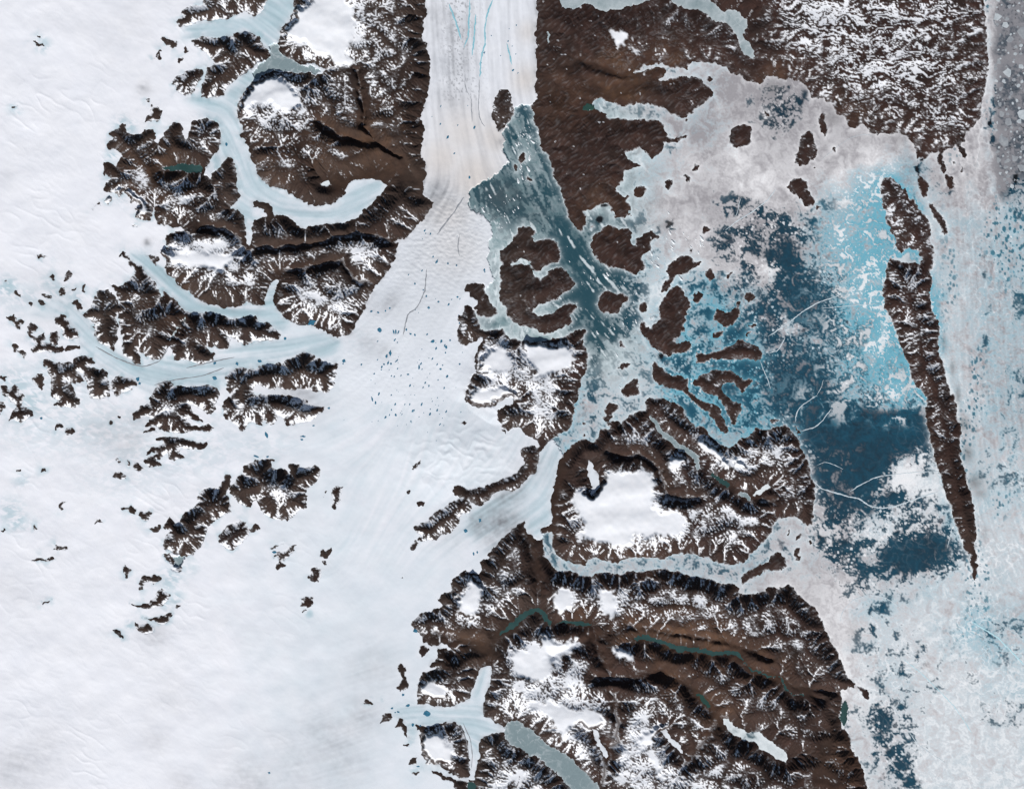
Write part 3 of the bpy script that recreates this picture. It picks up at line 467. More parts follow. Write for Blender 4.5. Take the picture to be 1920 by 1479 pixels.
# ice flow and wind directions: x, y, degrees counter-clockwise from east
FLOW = [(900,0,-88),(900,150,-88),(870,300,-80),(830,380,60),(800,450,58),(880,460,75),(720,560,52),(650,650,35),(800,650,60),
 (850,560,60),(750,750,65),(780,850,75),(600,620,8),(480,660,8),(400,690,3),(300,700,-10),(230,670,-35),(160,600,-50),(100,560,-25),
 (450,840,5),(550,830,8),(640,800,25),(300,900,10),(150,960,25),(500,960,-10),(560,1000,-15),(650,950,70),(720,1050,60),(850,990,35),(950,960,30),
 (1020,870,65),(430,230,-70),(450,330,-75),(480,390,-30),(570,400,-5),(660,370,25),(400,200,-10),(320,180,-15),(480,60,-40),(400,50,8),
 (330,520,-48),(400,580,-10),(470,590,0),(880,1440,-85),(860,1340,0),(910,1270,75),(930,1360,-20),
 (930,340,-62),(1000,300,-60),(960,400,-62),(1040,420,-60),(1080,520,-52),(1130,600,-50),(1180,560,-50),(1150,680,-55),(1220,440,-50),(1250,520,-52),
 (1400,300,-40),(1500,450,20),(1550,700,30),(1600,900,20),(1850,500,-85),(1830,800,-85),(1800,1100,-70),(1890,200,-80),(1700,1250,-50),(1800,1400,-45),
 (100,100,-20),(100,400,-30),(80,1200,-30),(300,1300,-10),(500,1250,-10),(650,1350,20),(200,1420,-15),(1000,1400,-38),(1200,1050,-3)]
VALLEYS = """14;1105,1194 1112,1198 1140,1260
14;1125,1190 1070,1210 1040,1230
12;1120,1270 1170,1270 1240,1258 1285,1280 1335,1325 1345,1350 1320,1390 1285,1430
10;1150,1300 1156,1340 1158,1390 1140,1400 1130,1470
22;890,1205 920,1222 935,1190 960,1175
12;815,1185 850,1195 900,1208
12;905,1260 918,1240 925,1215
8;480,465 560,462 655,440 700,440 738,455
8;512,510 560,505 640,488 662,520 700,535
6;668,130 680,200 685,230 678,235 700,265 750,297
8;600,230 640,260 705,268
30;640,345 700,320 760,325 790,340
9;470,470 440,440 420,430 380,425
10;1085,112 1120,125 1170,140 1215,125
18;1110,160 1140,170 1190,160
16;1110,200 1160,170 1210,150
8;1375,1240 1420,1260 1470,1275 1540,1310
18;1060,840 1050,890 1040,950 1040,1000
10;1140,845 1165,855 1200,850 1240,880 1250,930 1310,935
8;1360,900 1400,930 1450,940
10;1050,1060 1200,1050 1350,1060
12;990,1000 1005,1050 1010,1110
8;1180,1170 1260,1185 1360,1200 1440,1235
5;1610,1320 1570,1300 1500,1285"""
WARM = [(1160,120,40,.9),(1250,118,40,.7),(1170,165,50,.8),(1260,1190,60,.9),(1180,1185,40,.8),(1330,1205,60,.9),(1260,1280,30,.8),(1340,1330,50,.6),
 (1455,150,30,.8),(1060,180,60,.45),(700,260,70,.5),(620,270,60,.5),(520,300,60,.35),(1600,210,40,.3),(1580,1430,60,.5),(1420,1250,60,.5),(330,560,40,.5),
 (290,320,60,.6),(340,345,40,.5),(1130,390,50,.5),(1180,380,40,.4),(1180,1060,80,.3),(880,1195,40,.4),(1090,1155,30,.5)]
# blue bare ice and dusty grey plus painted cloud shadows on the ice: x, y, radius, amount
BLUEICE = [(150,800,110,.4,.3),(330,845,110,.38,.3),(500,832,90,.35,.35),(60,800,60,.35,.5),(250,900,80,.25,.4),(40,560,50,.4,.5),(80,85,16,.8),(32,205,12,.7),(420,120,30,.4),(230,235,18,.8),(245,240,14,.8),(210,295,14,.8),(205,335,18,.6),(225,365,18,.6),(15,538,22,.9),(95,530,20,.6),
 (110,545,26,.6),(140,560,24,.6),(60,560,20,.5),(70,640,12,.8),(30,730,45,.7),(60,755,40,.7),(20,960,30,.6),(30,975,26,.7),(40,900,20,.5),(265,485,20,.6),
 (320,1085,26,.7),(330,1120,18,.7),(245,1172,10,.8),(310,1130,14,.7),(580,1150,10,.8),(1000,960,50,.4),(690,1315,18,.6),(720,1310,10,.6),(750,1330,30,.4),(360,1065,18,.4),
 (250,640,20,.4),(200,700,30,.5),(90,700,40,.5),(120,740,60,.45),(770,1390,16,.6),(780,1445,20,.6),(785,1120,10,.3),(848,1140,6,.8),(760,640,120,.22),(660,640,80,.3),(280,500,20,.5)]
DUST_SHADE = [(850,60,40,0.5),(850,120,40,0.55),(845,180,35,0.45),(830,30,30,0.5),(940,980,38,0.95),(905,985,25,0.8),(920,1010,25,0.6),(950,930,40,0.55),(815,355,30,0.6),(945,330,16,0.4),(940,265,10,0.7),(730,570,24,0.35),(700,570,20,0.3),(690,645,22,0.35),(720,660,18,0.3),(1000,870,50,0.25),(900,900,50,0.15),(680,1340,40,0.4),(620,1390,70,0.35),(560,1440,80,0.25),(470,1470,60,0.35),(30,1440,60,0.35),(80,1410,50,0.25),(240,830,40,0.35),(200,810,50,0.3),(260,790,30,0.3),(270,165,14,0.5),(700,1250,60,0.25),(690,1240,40,0.2),(100,560,60,0.15),(10,330,20,0.2),(230,60,60,0.14),(20,1100,60,0.12),(290,1190,30,0.35),(640,1420,60,0.3),(600,1370,40,0.35),(850,1000,40,0.2),(320,1300,40,0.15),(290,1390,30,0.25),(340,1470,30,0.25),(277,455,8,0.9),(560,745,50,0.5)]
DARKSEA = [(1367,728,14,1.1,.7),(1440,480,20,.7,.8),(1100,520,30,.6,1.),(945,380,40,.5,.8),(1050,430,30,.5,1.3),(1722,318,7,1.,1.9),(1728,300,5,1.,1.2),(1785,360,8,.9,.7),(1855,232,6,1.,1.5),(1862,262,8,.9,1.),(1872,275,6,.9,1),(1886,275,5,.8,1),(1905,335,9,1.,2.2),(1915,320,7,1.,2.),(1900,347,10,.9,.6),
 (1125,412,9,1.,.8),(1240,668,9,1.,.9),(1255,420,8,1.,.7),(1262,432,8,.8,.6),(1233,433,6,.8,1),(1133,386,7,1.,.5),(1160,412,6,.9,.6),(1170,416,6,.8,.6),(1676,250,6,.8,.8),(1222,477,5,.9,.8),(1880,180,12,.6,.8),(1915,180,8,.8,.6),
 (1500,190,12,.9,2.),(1485,200,12,.6,1.6),(1508,178,14,.8,1.5),(1478,165,7,.8,1.),(1380,395,10,.8,1.),(1390,380,14,.7,1.2),(1365,450,18,.8,1.),(1400,430,14,.7,.8),(1465,1020,12,.7,1.2),(1540,1015,12,.9,.8),(1580,1020,14,.9,1.2),
 (1620,1100,16,.4,.7),(1655,1345,17,.95,1.2),(1650,1330,12,.8,1.2),(1668,1410,14,.9,1.2),(1660,1400,10,.8,1),(1690,1435,18,.9,.7),(1705,1465,18,.9,.7),(1632,1146,7,.9,2.),(1655,1140,8,.8,.8),(1720,1225,9,.7,1.6),(1735,1215,8,.6,1.5),(1735,1245,12,.6,1.2),
 (1690,1258,10,.6,1.5),(1665,1225,12,.5,1),(1640,1240,14,.4,1.2),(1875,1175,16,.5,1.3),(1850,1190,12,.5,1),(1650,1370,12,.5,1),(1640,1180,14,.4,1.),(1860,1320,22,.3,1.2),
 (1672,930,16,1.,.8),(1680,1000,11,1.,1.6),(1655,940,10,.8,1),(1620,890,24,.9,1.),(1640,860,30,.9,.8),(1590,790,50,.9,.6),(1700,790,50,.9,.6),(1750,1020,40,.9,.6),(1700,1045,30,.9,.5),
 (1065,470,30,.6,1.2),(1100,560,28,.6,1.),(1130,620,24,.9,.8),(1115,590,18,.7,1.),(1160,560,24,.5,.8),(925,610,14,.8,.8),(945,600,12,.6,.8),(1470,460,30,.6,1.2),(1390,720,24,.4,.7),(1845,480,6,.6,2.),(1848,515,8,.6,1.2),(1850,640,10,.4,3.),(1835,665,9,.5,2.),(1855,580,8,.4,2.)]
WHITESEA = [(1857,120,5,.6,12.),(1845,250,6,.4,4.),(1600,445,40,.4,1.),(1640,520,22,.5,1.3),(1330,130,24,.6,.7),(1345,200,14,.5,1.),(1200,290,10,.7,.8),(1280,260,10,.6,.6),(1270,365,14,.4,1.),(1695,890,26,1.3,.9),(1725,860,14,.8,1.6),(1655,625,16,1.,2.2),(1640,655,20,.8,1.2),(1610,560,36,.4,.9),(1640,990,40,.5,.7),(1560,330,24,.6,.9),(1560,1000,24,.5,.8),(1620,1000,34,.45,.8),(1730,910,30,.6,.7),(1445,510,18,.9,.9),(1480,610,20,.7,.8),
 (1520,640,30,.4,.7),(1380,305,36,.55,1.2),(1420,345,34,.45,.8),(1280,440,40,.3,1),(1230,540,22,.4,1.8),(1600,340,34,.5,.7),(1680,740,20,.6,1.4)]
MORESNOW = [(1000,1230,50,.3),(1040,1320,70,.3),(1120,1380,60,.3),(1190,1400,60,.25),(1130,1110,40,.2),(1680,600,40,.12),(1700,400,40,.1),(1390,860,40,.2),(960,700,60,.15),(650,580,40,.15),(290,400,40,.3),(330,470,50,.4),(240,350,22,.25),(420,475,50,.4),(340,370,30,.3),(930,690,60,.4),(1000,680,50,.2),(1010,760,40,.2),(1640,100,50,.3),(1520,30,40,.25),(560,590,60,.25),(690,480,40,.3),(700,180,40,.1),(500,760,40,.25),(560,780,40,.3),(1000,1290,60,.2),(1080,1330,60,.2)]
# ------------------------------------------------------------------ small helpers
rng = np.random.default_rng(7)
random.seed(7)
F = np.float32

def pts(s):
    return [tuple(float(v) for v in q.split(',')) for q in s.split()]

_perm = rng.permutation(512).astype(np.int32)
_perm = np.concatenate([_perm, _perm])
_ang = rng.random(512) * 2 * np.pi
_gx, _gy = np.cos(_ang).astype(F), np.sin(_ang).astype(F)

def perlin(x, y, seed=0):
    xf, yf = np.floor(x), np.floor(y)
    xi = xf.astype(np.int32) & 511
    yi = (yf.astype(np.int32) + seed * 57) & 511
    u, v = (x - xf).astype(F), (y - yf).astype(F)
    fu = u * u * u * (u * (u * 6 - 15) + 10)
    fv = v * v * v * (v * (v * 6 - 15) + 10)
    x1, y1 = (xi + 1) & 511, (yi + 1) & 511
    a0, a1 = _perm[xi], _perm[x1]
    def g(a, yy, uu, vv):
        h = _perm[(a + yy) & 511]
        return _gx[h] * uu + _gy[h] * vv
    n00, n10 = g(a0, yi, u, v), g(a1, yi, u - 1, v)
    n01, n11 = g(a0, y1, u, v - 1), g(a1, y1, u - 1, v - 1)
    return ((n00 + fu * (n10 - n00)) * (1 - fv) + (n01 + fu * (n11 - n01)) * fv) * F(1.45)

def fbm(x, y, wl_, octaves, seed=0, gain=0.5):
    out = np.zeros(x.shape, F)
    a, f, t = 1.0, 1.0 / wl_, 0.0
    for k in range(octaves):
        out += F(a) * perlin(x * F(f), y * F(f), seed + k)
        t += a
        a *= gain
        f *= 2.03
    return out / F(t)

def spots(x, y, cell, seed, rmin, rmax, keep=1.0, soft=.25, ecc=0.0):
    """scattered round spots of uneven size; 1 inside, 0 outside"""
    px, py = x / F(cell), y / F(cell)
    ix, iy = np.floor(px), np.floor(py)
    fx_, fy_ = px - ix, py - iy
    ix, iy = ix.astype(np.int32), iy.astype(np.int32)
    out = np.zeros(x.shape, F)
    for di in (-1, 0, 1):
        for dj in (-1, 0, 1):
            h = _perm[(_perm[(ix + di + seed * 31) & 511] + iy + dj) & 511]
            h2 = _perm[(h + 137) & 511]
            dx = fx_ - F(di) - F(.5) - _gx[h] * F(.42)
            dy = fy_ - F(dj) - F(.5) - _gy[h] * F(.42)
            r = (rmin + (rmax - rmin) * (h2 / 511.0) ** 2).astype(F)
            if keep < 1: r = np.where(_perm[(h2 + 59) & 511] < keep * 512, r, F(-1))
            d = np.hypot(dx * F(1 + ecc), dy)
            out = np.maximum(out, np.clip((r - d) / F(soft * rmin) + F(.5), 0, 1))
    return out

def sstep(a, b, x):
    t = np.clip((x - a) / (b - a), 0, 1)
    return t * t * (3 - 2 * t)

def box1(a, r, ax):
    if r < 1: return a
    p = [(0, 0), (0, 0)]
    p[ax] = (r + 1, r)
    c = np.cumsum(np.pad(a, p, mode='edge').astype(np.float64), axis=ax)
    n = 2 * r + 1
    if ax == 0: d = c[n:] - c[:-n]
    else: d = c[:, n:] - c[:, :-n]
    return (d / n).astype(F)

def blur(a, r):
    for _ in range(2):
        a = box1(box1(a, r, 0), r, 1)
    return a

def rank01(v, mask):
    s = np.sort(v[mask][::17])
    q = np.linspace(0, 1, 257)
    e = s[(q * (len(s) - 1)).astype(int)]
    return np.interp(v, e, q).astype(F)

# ------------------------------------------------------------------ the survey grid
STEP = 1.7
def axis(lo, hi, n_out=26):
    core = np.arange(lo, hi + STEP, STEP)
    g = STEP * np.cumsum(1.2 ** np.arange(1, n_out + 1))
    return np.concatenate([core[0] - g[::-1], core, core[-1] + g])
ax_x, ax_y = axis(-80, 2000), axis(-80, 1559)
NX, NY = len(ax_x), len(ax_y)
X, Y = np.meshgrid(ax_x.astype(F), ax_y.astype(F))
XC = (X[:-1, :-1] + X[1:, 1:]) * F(.5)
YC = (Y[:-1, :-1] + Y[1:, 1:]) * F(.5)

# ------------------------------------------------------------------ rasters of the traced outlines
PAD = 160
RW, RH = 1920 + 2 * PAD, 1479 + 2 * PAD
def fill(img, poly, val):
    p = np.array(poly, float) + PAD
    q = np.roll(p, -1, 0)
    y0 = max(0, int(np.floor(p[:, 1].min())))
    y1 = min(RH - 1, int(np.ceil(p[:, 1].max())))
    for r in range(y0, y1 + 1):
        yc = r + 0.5
        m = (p[:, 1] <= yc) != (q[:, 1] <= yc)
        if not m.any(): continue
        a, b = p[m], q[m]
        xs = np.sort(a[:, 0] + (yc - a[:, 1]) / (b[:, 1] - a[:, 1]) * (b[:, 0] - a[:, 0]))
        for k in range(0, len(xs) - 1, 2):
            i0, i1 = int(np.ceil(xs[k] - .5)), int(np.ceil(xs[k + 1] - .5))
            if i1 > 0 and i0 < RW: img[r, max(0, i0):min(RW, i1)] = val

recs = []
for line in POLYS.strip().split('\n'):
    k, nm, h, lab, p = line.split(';')
    recs.append([k, nm, float(h), lab, pts(p)])
strokes = []
for line in STROKES.strip().split('\n'):
    nm, k, w, lab, p = line.split(';')
    strokes.append((nm, int(k), float(w), lab, pts(p)))

def ribbon_poly(path, w):
    """closed outline of a line of width w, a little uneven"""
    p = np.array(path, float)
    d = np.gradient(p, axis=0)
    d /= np.linalg.norm(d, axis=1)[:, None] + 1e-9
    n = np.stack([-d[:, 1], d[:, 0]], 1)
    ww = np.full(len(p), w * .5)
    ww[0] *= .5; ww[-1] *= .5
    return [tuple(v) for v in np.concatenate([p + n * ww[:, None], (p - n * ww[:, None])[::-1]])]

# id 0 is the ice sheet; order: glaciers, sea, land, then what lies on the land
ids = [('I', 'ice_sheet', 0.1, 'bright white ice sheet filling the left side with soft wind dunes')]
lab_img = np.zeros((RH, RW), np.int16)
SEA = None
for kinds in ('G', 'S', 'L', 'O', 'W'):
    for k, nm, h, lab, p in recs:
        if k == kinds:
            ids.append((k, nm, h, lab))
            fill(lab_img, p, len(ids) - 1)
            if k == 'S': SEA = len(ids) - 1
for nm, k, w, lab, p in strokes:
    ids.append(('W', nm, k, lab))
    fill(lab_img, ribbon_poly(p, w), len(ids) - 1)
cap_img = np.zeros((RH, RW), np.int16)
cap_lines = CAPS.strip().split('\n')
for n, line in enumerate(cap_lines):
    w, p = line.split(';')
    fill(cap_img, pts(p), n + 1)

kind = np.array([i[0] for i in ids])
hfac = np.array([i[2] for i in ids], F)

def warp(x, y, a1, a2):
    wx = F(a1) * perlin(x / 7, y / 7, 1) + F(a2) * perlin(x / 19, y / 19, 2)
    wy = F(a1) * perlin(x / 7, y / 7, 3) + F(a2) * perlin(x / 19, y / 19, 4)
    wx += F(a1 * .55) * perlin(x / F(3.6), y / F(3.6), 5)
    wy += F(a1 * .55) * perlin(x / F(3.6), y / F(3.6), 6)
    wx += F(a2 * .8) * perlin(x / 46, y / 46, 7)
    wy += F(a2 * .8) * perlin(x / 46, y / 46, 8)
    return x + wx, y + wy
def look(img, x, y):
    return img[np.clip((y + PAD).astype(int), 0, RH - 1), np.clip((x + PAD).astype(int), 0, RW - 1)]

wx, wy = warp(X, Y, 2.6, 3.1)
labv = look(lab_img, wx, wy)
cxx, cyy = warp(X, Y, 5.0, 6.0)
capv = look(cap_img, cxx, cyy)
wx, wy = warp(XC, YC, 2.6, 3.1)
labc = look(lab_img, wx, wy)
cxx, cyy = warp(XC, YC, 5.0, 6.0)
capc = look(cap_img, cxx, cyy)

kv = kind[labv]
land = kv == 'L'
sea = labv == SEA
ice = (kv == 'I') | (kv == 'G') | (kv == 'O')
lake = kv == 'W'
capv = np.where(land, capv, 0)

def dist_to(mask, R=45):
    """distance in pixels to the nearest True vertex, capped"""
    n, m = mask.shape
    big = F(R + 1)
    d = np.where(mask, F(0), big)
    for r in range(1, n):
        np.minimum(d[r], d[r - 1] + 1, out=d[r])
    for r in range(n - 2, -1, -1):
        np.minimum(d[r], d[r + 1] + 1, out=d[r])
    d2 = d * d
    out = d2.copy()
    for k in range(1, R + 1):
        np.minimum(out[:, k:], d2[:, :-k] + k * k, out=out[:, k:])
        np.minimum(out[:, :-k], d2[:, k:] + k * k, out=out[:, :-k])
    return np.sqrt(np.minimum(out, big * big)) * F(STEP)

d_in = dist_to(~land)
d_out = dist_to(land)
d_cap = dist_to(~(capv > 0), 30)

def blobs(lst, x, y):
    out = np.zeros(x.shape, F)
    for b in lst:
        bx, by, r, v = b[:4]
        st = b[4] if len(b) > 4 else 1.0       # >1: tall, <1: wide
        ry, rx = r * st ** .5, r / st ** .5
        j0, j1 = np.searchsorted(ax_x, [bx - 3 * rx, bx + 3 * rx])
        i0, i1 = np.searchsorted(ax_y, [by - 3 * ry, by + 3 * ry])
        xx, yy = x[i0:i1, j0:j1], y[i0:i1, j0:j1]
        g = F(v) * np.exp(-((xx - bx) / rx) ** 2 - ((yy - by) / ry) ** 2)
        out[i0:i1, j0:j1] = np.maximum(out[i0:i1, j0:j1], g)
    return out

VXW = X + F(5) * perlin(X / 22, Y / 22, 46) + F(2) * perlin(X / 8, Y / 8, 48)
VYW = Y + F(5) * perlin(X / 22, Y / 22, 47) + F(2) * perlin(X / 8, Y / 8, 49)
def line_dist(path, reach):
    """distance to a polyline, within reach"""
    out = np.full(X.shape, F(1e3))
    for (ax_, ay_), (bx_, by_) in zip(path[:-1], path[1:]):
        j0, j1 = np.searchsorted(ax_x, [min(ax_, bx_) - reach, max(ax_, bx_) + reach])
        i0, i1 = np.searchsorted(ax_y, [min(ay_, by_) - reach, max(ay_, by_) + reach])
        xx, yy = VXW[i0:i1, j0:j1], VYW[i0:i1, j0:j1]
        dx, dy = bx_ - ax_, by_ - ay_
        t = np.clip(((xx - ax_) * dx + (yy - ay_) * dy) / (dx * dx + dy * dy + 1e-9), 0, 1)
        d = np.hypot(xx - ax_ - t * dx, yy - ay_ - t * dy).astype(F)
        out[i0:i1, j0:j1] = np.minimum(out[i0:i1, j0:j1], d)
    return out

def grid_field(table, x, y, seed=20, wob=9.0):
    """bilinear field from a table of 40 pixel cells"""
    gx = np.clip((x + F(wob) * perlin(x / 30, y / 30, seed) - 20) / 40, 0, table.shape[1] - 1.001)
    gy = np.clip((y + F(wob) * perlin(x / 30, y / 30, seed + 1) - 20) / 40, 0, table.shape[0] - 1.001)
    i, j = gy.astype(int), gx.astype(int)
    u, v = (gx - j).astype(F), (gy - i).astype(F)
    t = table
    return (t[i, j] * (1 - u) + t[i, j + 1] * u) * (1 - v) + (t[i + 1, j] * (1 - u) + t[i + 1, j + 1] * u) * v

snow_t = np.full((37, 48), -1, F)
for r, row in enumerate(SNOW.split('\n')):
    for seg in row.split():
        c, ds = seg.split(':')
        for k, d in enumerate(ds[:48 - int(c)]): snow_t[r, int(c) + k] = int(d)
for _ in range(60):                                   # fill the cells nobody noted from their neighbours
    e = snow_t < 0
    if not e.any(): break
    acc, cnt = np.zeros_like(snow_t), np.zeros_like(snow_t)
    for dr, dc in ((0, 1), (0, -1), (1, 0), (-1, 0)):
        s = np.roll(np.roll(snow_t, dr, 0), dc, 1)
        acc += np.where(s >= 0, s, 0); cnt += s >= 0
    snow_t = np.where(e & (cnt > 0), acc / np.maximum(cnt, 1), snow_t)
def sea_table(s):
    t = np.zeros((37, 48), F)
    for r, row in enumerate(s.split('\n')):
        d = [int(c) for c in row.replace(' ', '')]
        t[r, 22:] = d
        t[r, :22] = d[0]
    return t

# ------------------------------------------------------------------ flow field, drawn out noise
fx, fy, fw = np.zeros(X.shape, F), np.zeros(X.shape, F), np.zeros(X.shape, F)
for px, py, dg in FLOW:
    a = math.radians(dg)
    w = 1.0 / (((X - px) ** 2 + (Y - py) ** 2) / 1600 + 1) ** 1.6
    fx += w * F(math.cos(2 * a)); fy += w * F(math.sin(2 * a))
ang = np.arctan2(fy, fx) * F(.5)
vx, vy = np.cos(ang), -np.sin(ang)
def drawn(noise, n=14, step=1.0):
    """smear a noise along the flow field"""
    ii, jj = np.mgrid[0:NY, 0:NX].astype(F)
    acc = noise.copy()
    for sg in (1, -1):
        pi, pj = ii.copy(), jj.copy()
        ci, cj = ii.astype(int), jj.astype(int)
        ox, oy = vx * sg, vy * sg
        for k in range(n):
            pj += ox * step; pi += oy * step
            np.clip(pj, 0, NX - 1, out=pj); np.clip(pi, 0, NY - 1, out=pi)
            ci, cj = pi.astype(int), pj.astype(int)
            acc += noise[ci, cj]
            nx_, ny_ = vx[ci, cj], vy[ci, cj]
            s = np.sign(nx_ * ox + ny_ * oy); s[s == 0] = 1
            ox, oy = nx_ * s, ny_ * s
    acc /= (2 * n + 1)
    return acc / acc.std()
white = rng.standard_normal((NY, NX)).astype(F)
lic = drawn(box1(box1(white, 1, 0), 1, 1), 22)            # fine flow lines
lic3 = drawn(box1(box1(white, 1, 0), 1, 1), 7)             # short streaks
lic2 = drawn(blur(white, 2), 24, 1.6)                     # broad flow bands

# ------------------------------------------------------------------ relief
n_big = fbm(X, Y, 90, 3, 30)
wxx = X + F(14) * perlin(X / 40, Y / 40, 41) + F(5) * perlin(X / 14, Y / 14, 43)
wyy = Y + F(14) * perlin(X / 40, Y / 40, 42) + F(5) * perlin(X / 14, Y / 14, 44)
def ridged(x, y, wl_, sy, seed):
    return 1 - 2.2 * np.abs(perlin(x / F(wl_), y / F(wl_ * sy), seed))
r60 = ridged(wxx, wyy, 62, .8, 50)
r30 = ridged(wxx, wyy, 30, .75, 51)
r15 = ridged(wxx, wyy, 15, .7, 52)
r8 = ridged(wxx, wyy, 8, .7, 53)
r5 = ridged(X + 3 * n_big, Y, 5, .7, 54)

val = np.zeros(X.shape, F)                               # valley floors
val_w = np.zeros(X.shape, F)
for line in VALLEYS.strip().split('\n'):
    w, p = line.split(';')
    w = float(w)
    d = line_dist(pts(p), w * 3)
    val = np.maximum(val, np.exp(-(d / F(w * .9)) ** 2))
    val_w = np.maximum(val_w, np.exp(-(d / F(w * .45)) ** 2))

terr_v = np.array([t[1] == 'terrain' for t in ids])[labv]
nunatak = np.array([t[1] == 'rock_outcrop' for t in ids])[labv]
H = blur(np.where(land, hfac[labv] * np.where(nunatak, 1.3, np.where(terr_v, .92, 1.25)), 0), 3)
cnt = blur(land.astype(F), 3)
H = np.where(land, H / np.maximum(cnt, .05), 0)
mtn = sstep(4, 12, H)
run = np.where(nunatak, F(9), F(13)) * (1 + .45 * perlin(X / 26, Y / 26, 55))
prof = (1 - np.exp(-(d_in / run) ** 1.25)) * .66 + (1 - np.exp(-d_in / F(30))) * .34
rel = .34 * r60 + .26 * r30 + .10 * r15
rel_l = .16 * r60 + .12 * r30 + .10 * r15 + .06 * r8
edge = 1 - np.exp(-d_in / F(9))
z_land = H * prof * (.75 + .3 * n_big) + H * (rel * mtn + rel_l * (1 - mtn)) * edge * .9

def rivers(h, fixed, px, steps, kf, diff, up):
    """let rain cut valleys: every cell drains to its lowest neighbour and is worn down by
    the water that passes it; returns the relief and the catchment of every cell"""
    n, m = h.shape
    size = n * m
    idx = np.arange(size).reshape(n, m)
    area = None
    for it in range(steps):
        hp = np.pad(h, 1, mode='edge')
        best = np.zeros((n, m), F)
        rec = idx.copy()
        low = np.full((n, m), F(1e9))
        for di in (-1, 0, 1):
            for dj in (-1, 0, 1):
                if di == 0 and dj == 0: continue
                nb = hp[1 + di:1 + di + n, 1 + dj:1 + dj + m]
                sl = (h - nb) * F(1 / math.hypot(di, dj))
                ok = sl > best
                best = np.where(ok, sl, best)
                rec = np.where(ok, np.clip(idx + di * m + dj, 0, size - 1), rec)
                low = np.minimum(low, nb)
        rec = np.where(fixed, idx, rec)
        pit = (rec == idx) & ~fixed
        h = np.where(pit, low + F(.02), h)
        live = np.flatnonzero(~fixed.ravel())
        rec = rec.ravel()
        d = (rec != idx.ravel()).astype(np.int32)
        r = rec.copy()
        for _ in range(11):
            d = d + d[r]
            r = r[r]
        dl = d[live]
        o = np.argsort(dl, kind='stable')
        nodes = live[o]
        cuts = np.searchsorted(dl[o], np.arange(1, dl.max() + 2))
        a = np.full(size, px * px)
        for k in range(len(cuts) - 2, -1, -1):
            q = nodes[cuts[k]:cuts[k + 1]]
            if len(q): np.add.at(a, rec[q], a[q])
        hh = h.ravel().astype(np.float64)
        hh[live] += up.ravel()[live]
        f = kf * np.sqrt(a) / px
        for k in range(len(cuts) - 1):
            q = nodes[cuts[k]:cuts[k + 1]]
            if len(q): hh[q] = (hh[q] + f[q] * hh[rec[q]]) / (1 + f[q])
        h = hh.reshape(n, m).astype(F)
        hp = np.pad(h, 1, mode='edge')
        lap = hp[:-2, 1:-1] + hp[2:, 1:-1] + hp[1:-1, :-2] + hp[1:-1, 2:] - 4 * h
        h = np.where(fixed, h, h + F(diff) * lap)
        area = a.reshape(n, m)
    return h, area

def gullies(zin, amp, waves):
    """cut branching gullies that run down the slope; only on land"""
    zs = blur(zin, 2)
    gy, gx = np.gradient(zs, F(STEP))
    m = land
    x, y, a0 = X[m], Y[m], amp[m]
    gx, gy = gx[m], gy[m]
    add = np.zeros(x.shape, F)
    for k, (wl_, a) in enumerate(waves):
        g = np.hypot(gx, gy) + F(1e-5)
        sx, sy = -gy / g, gx / g
        px, py = x / F(wl_), y / F(wl_)
        ix, iy = np.floor(px), np.floor(py)
        fx_, fy_ = px - ix, py - iy
        ix, iy = ix.astype(np.int32), iy.astype(np.int32)
        c, s_ = np.zeros_like(x), np.zeros_like(x)
        for di in (-1, 0, 1, 2):
            for dj in (-1, 0, 1, 2):
                h = _perm[(_perm[(ix + di) & 511] + iy + dj + 91 * k) & 511]
                dx = fx_ - F(di) - _gx[h] * F(.4)
                dy = fy_ - F(dj) - _gy[h] * F(.4)
                w = np.maximum(np.exp(-2 * (dx * dx + dy * dy)) - F(.0111), 0)
                ph = (dx * sx + dy * sy) * F(2 * math.pi * 1.05)
                c += np.cos(ph) * w; s_ += np.sin(ph) * w
        n = np.hypot(c, s_) + F(1e-4)
        c /= n; s_ /= n
        fade = sstep(.02, .3, g)
        aa = F(a * wl_) * a0 * fade
        add += aa * (np.abs(c) * 2 - 1 if k == 0 else c)
        d = -s_ * F(2 * math.pi * 1.05 / wl_) * aa
        gx = gx + d * sx; gy = gy + d * sy
    out = np.zeros(X.shape, F)
    out[m] = add
    return out
ne = sstep(1380, 1460, X) * sstep(340, 290, Y) * land
fil = ridged(wxx + 4 * perlin(X / 9, Y / 9, 83), wyy + 3 * perlin(X / 9, Y / 9, 84), 40, .21, 81)
fil2 = ridged(wxx, wyy + 3 * perlin(X / 7, Y / 7, 85), 22, .27, 82)
h0 = z_land * (1 - .55 * val) + .5 * fbm(X, Y, 13, 3, 62) * edge * (.4 + mtn)
h0 = np.where(land, np.maximum(h0, .05 * np.minimum(d_in, 6)), 0)
up0 = np.where(land, H * .0075 * (.6 + .4 * r60), 0) * edge
hc, ac = rivers(h0[::2, ::2], ~land[::2, ::2], 2 * STEP, 34, .030, .05, up0[::2, ::2])
gi_, gj_ = np.minimum(np.arange(NY) / 2, hc.shape[0] - 1.001), np.minimum(np.arange(NX) / 2, hc.shape[1] - 1.001)
i0_, j0_ = gi_.astype(int), gj_.astype(int)
u_, v_ = (gj_ - j0_).astype(F)[None, :], (gi_ - i0_).astype(F)[:, None]
hc = np.pad(hc, ((0, 1), (0, 1)), mode='edge')
hf = (hc[i0_][:, j0_] * (1 - u_) + hc[i0_][:, j0_ + 1] * u_) * (1 - v_) + (hc[i0_ + 1][:, j0_] * (1 - u_) + hc[i0_ + 1][:, j0_ + 1] * u_) * v_
hf = np.where(land, hf + .18 * perlin(X / 5, Y / 5, 63) * edge, 0)
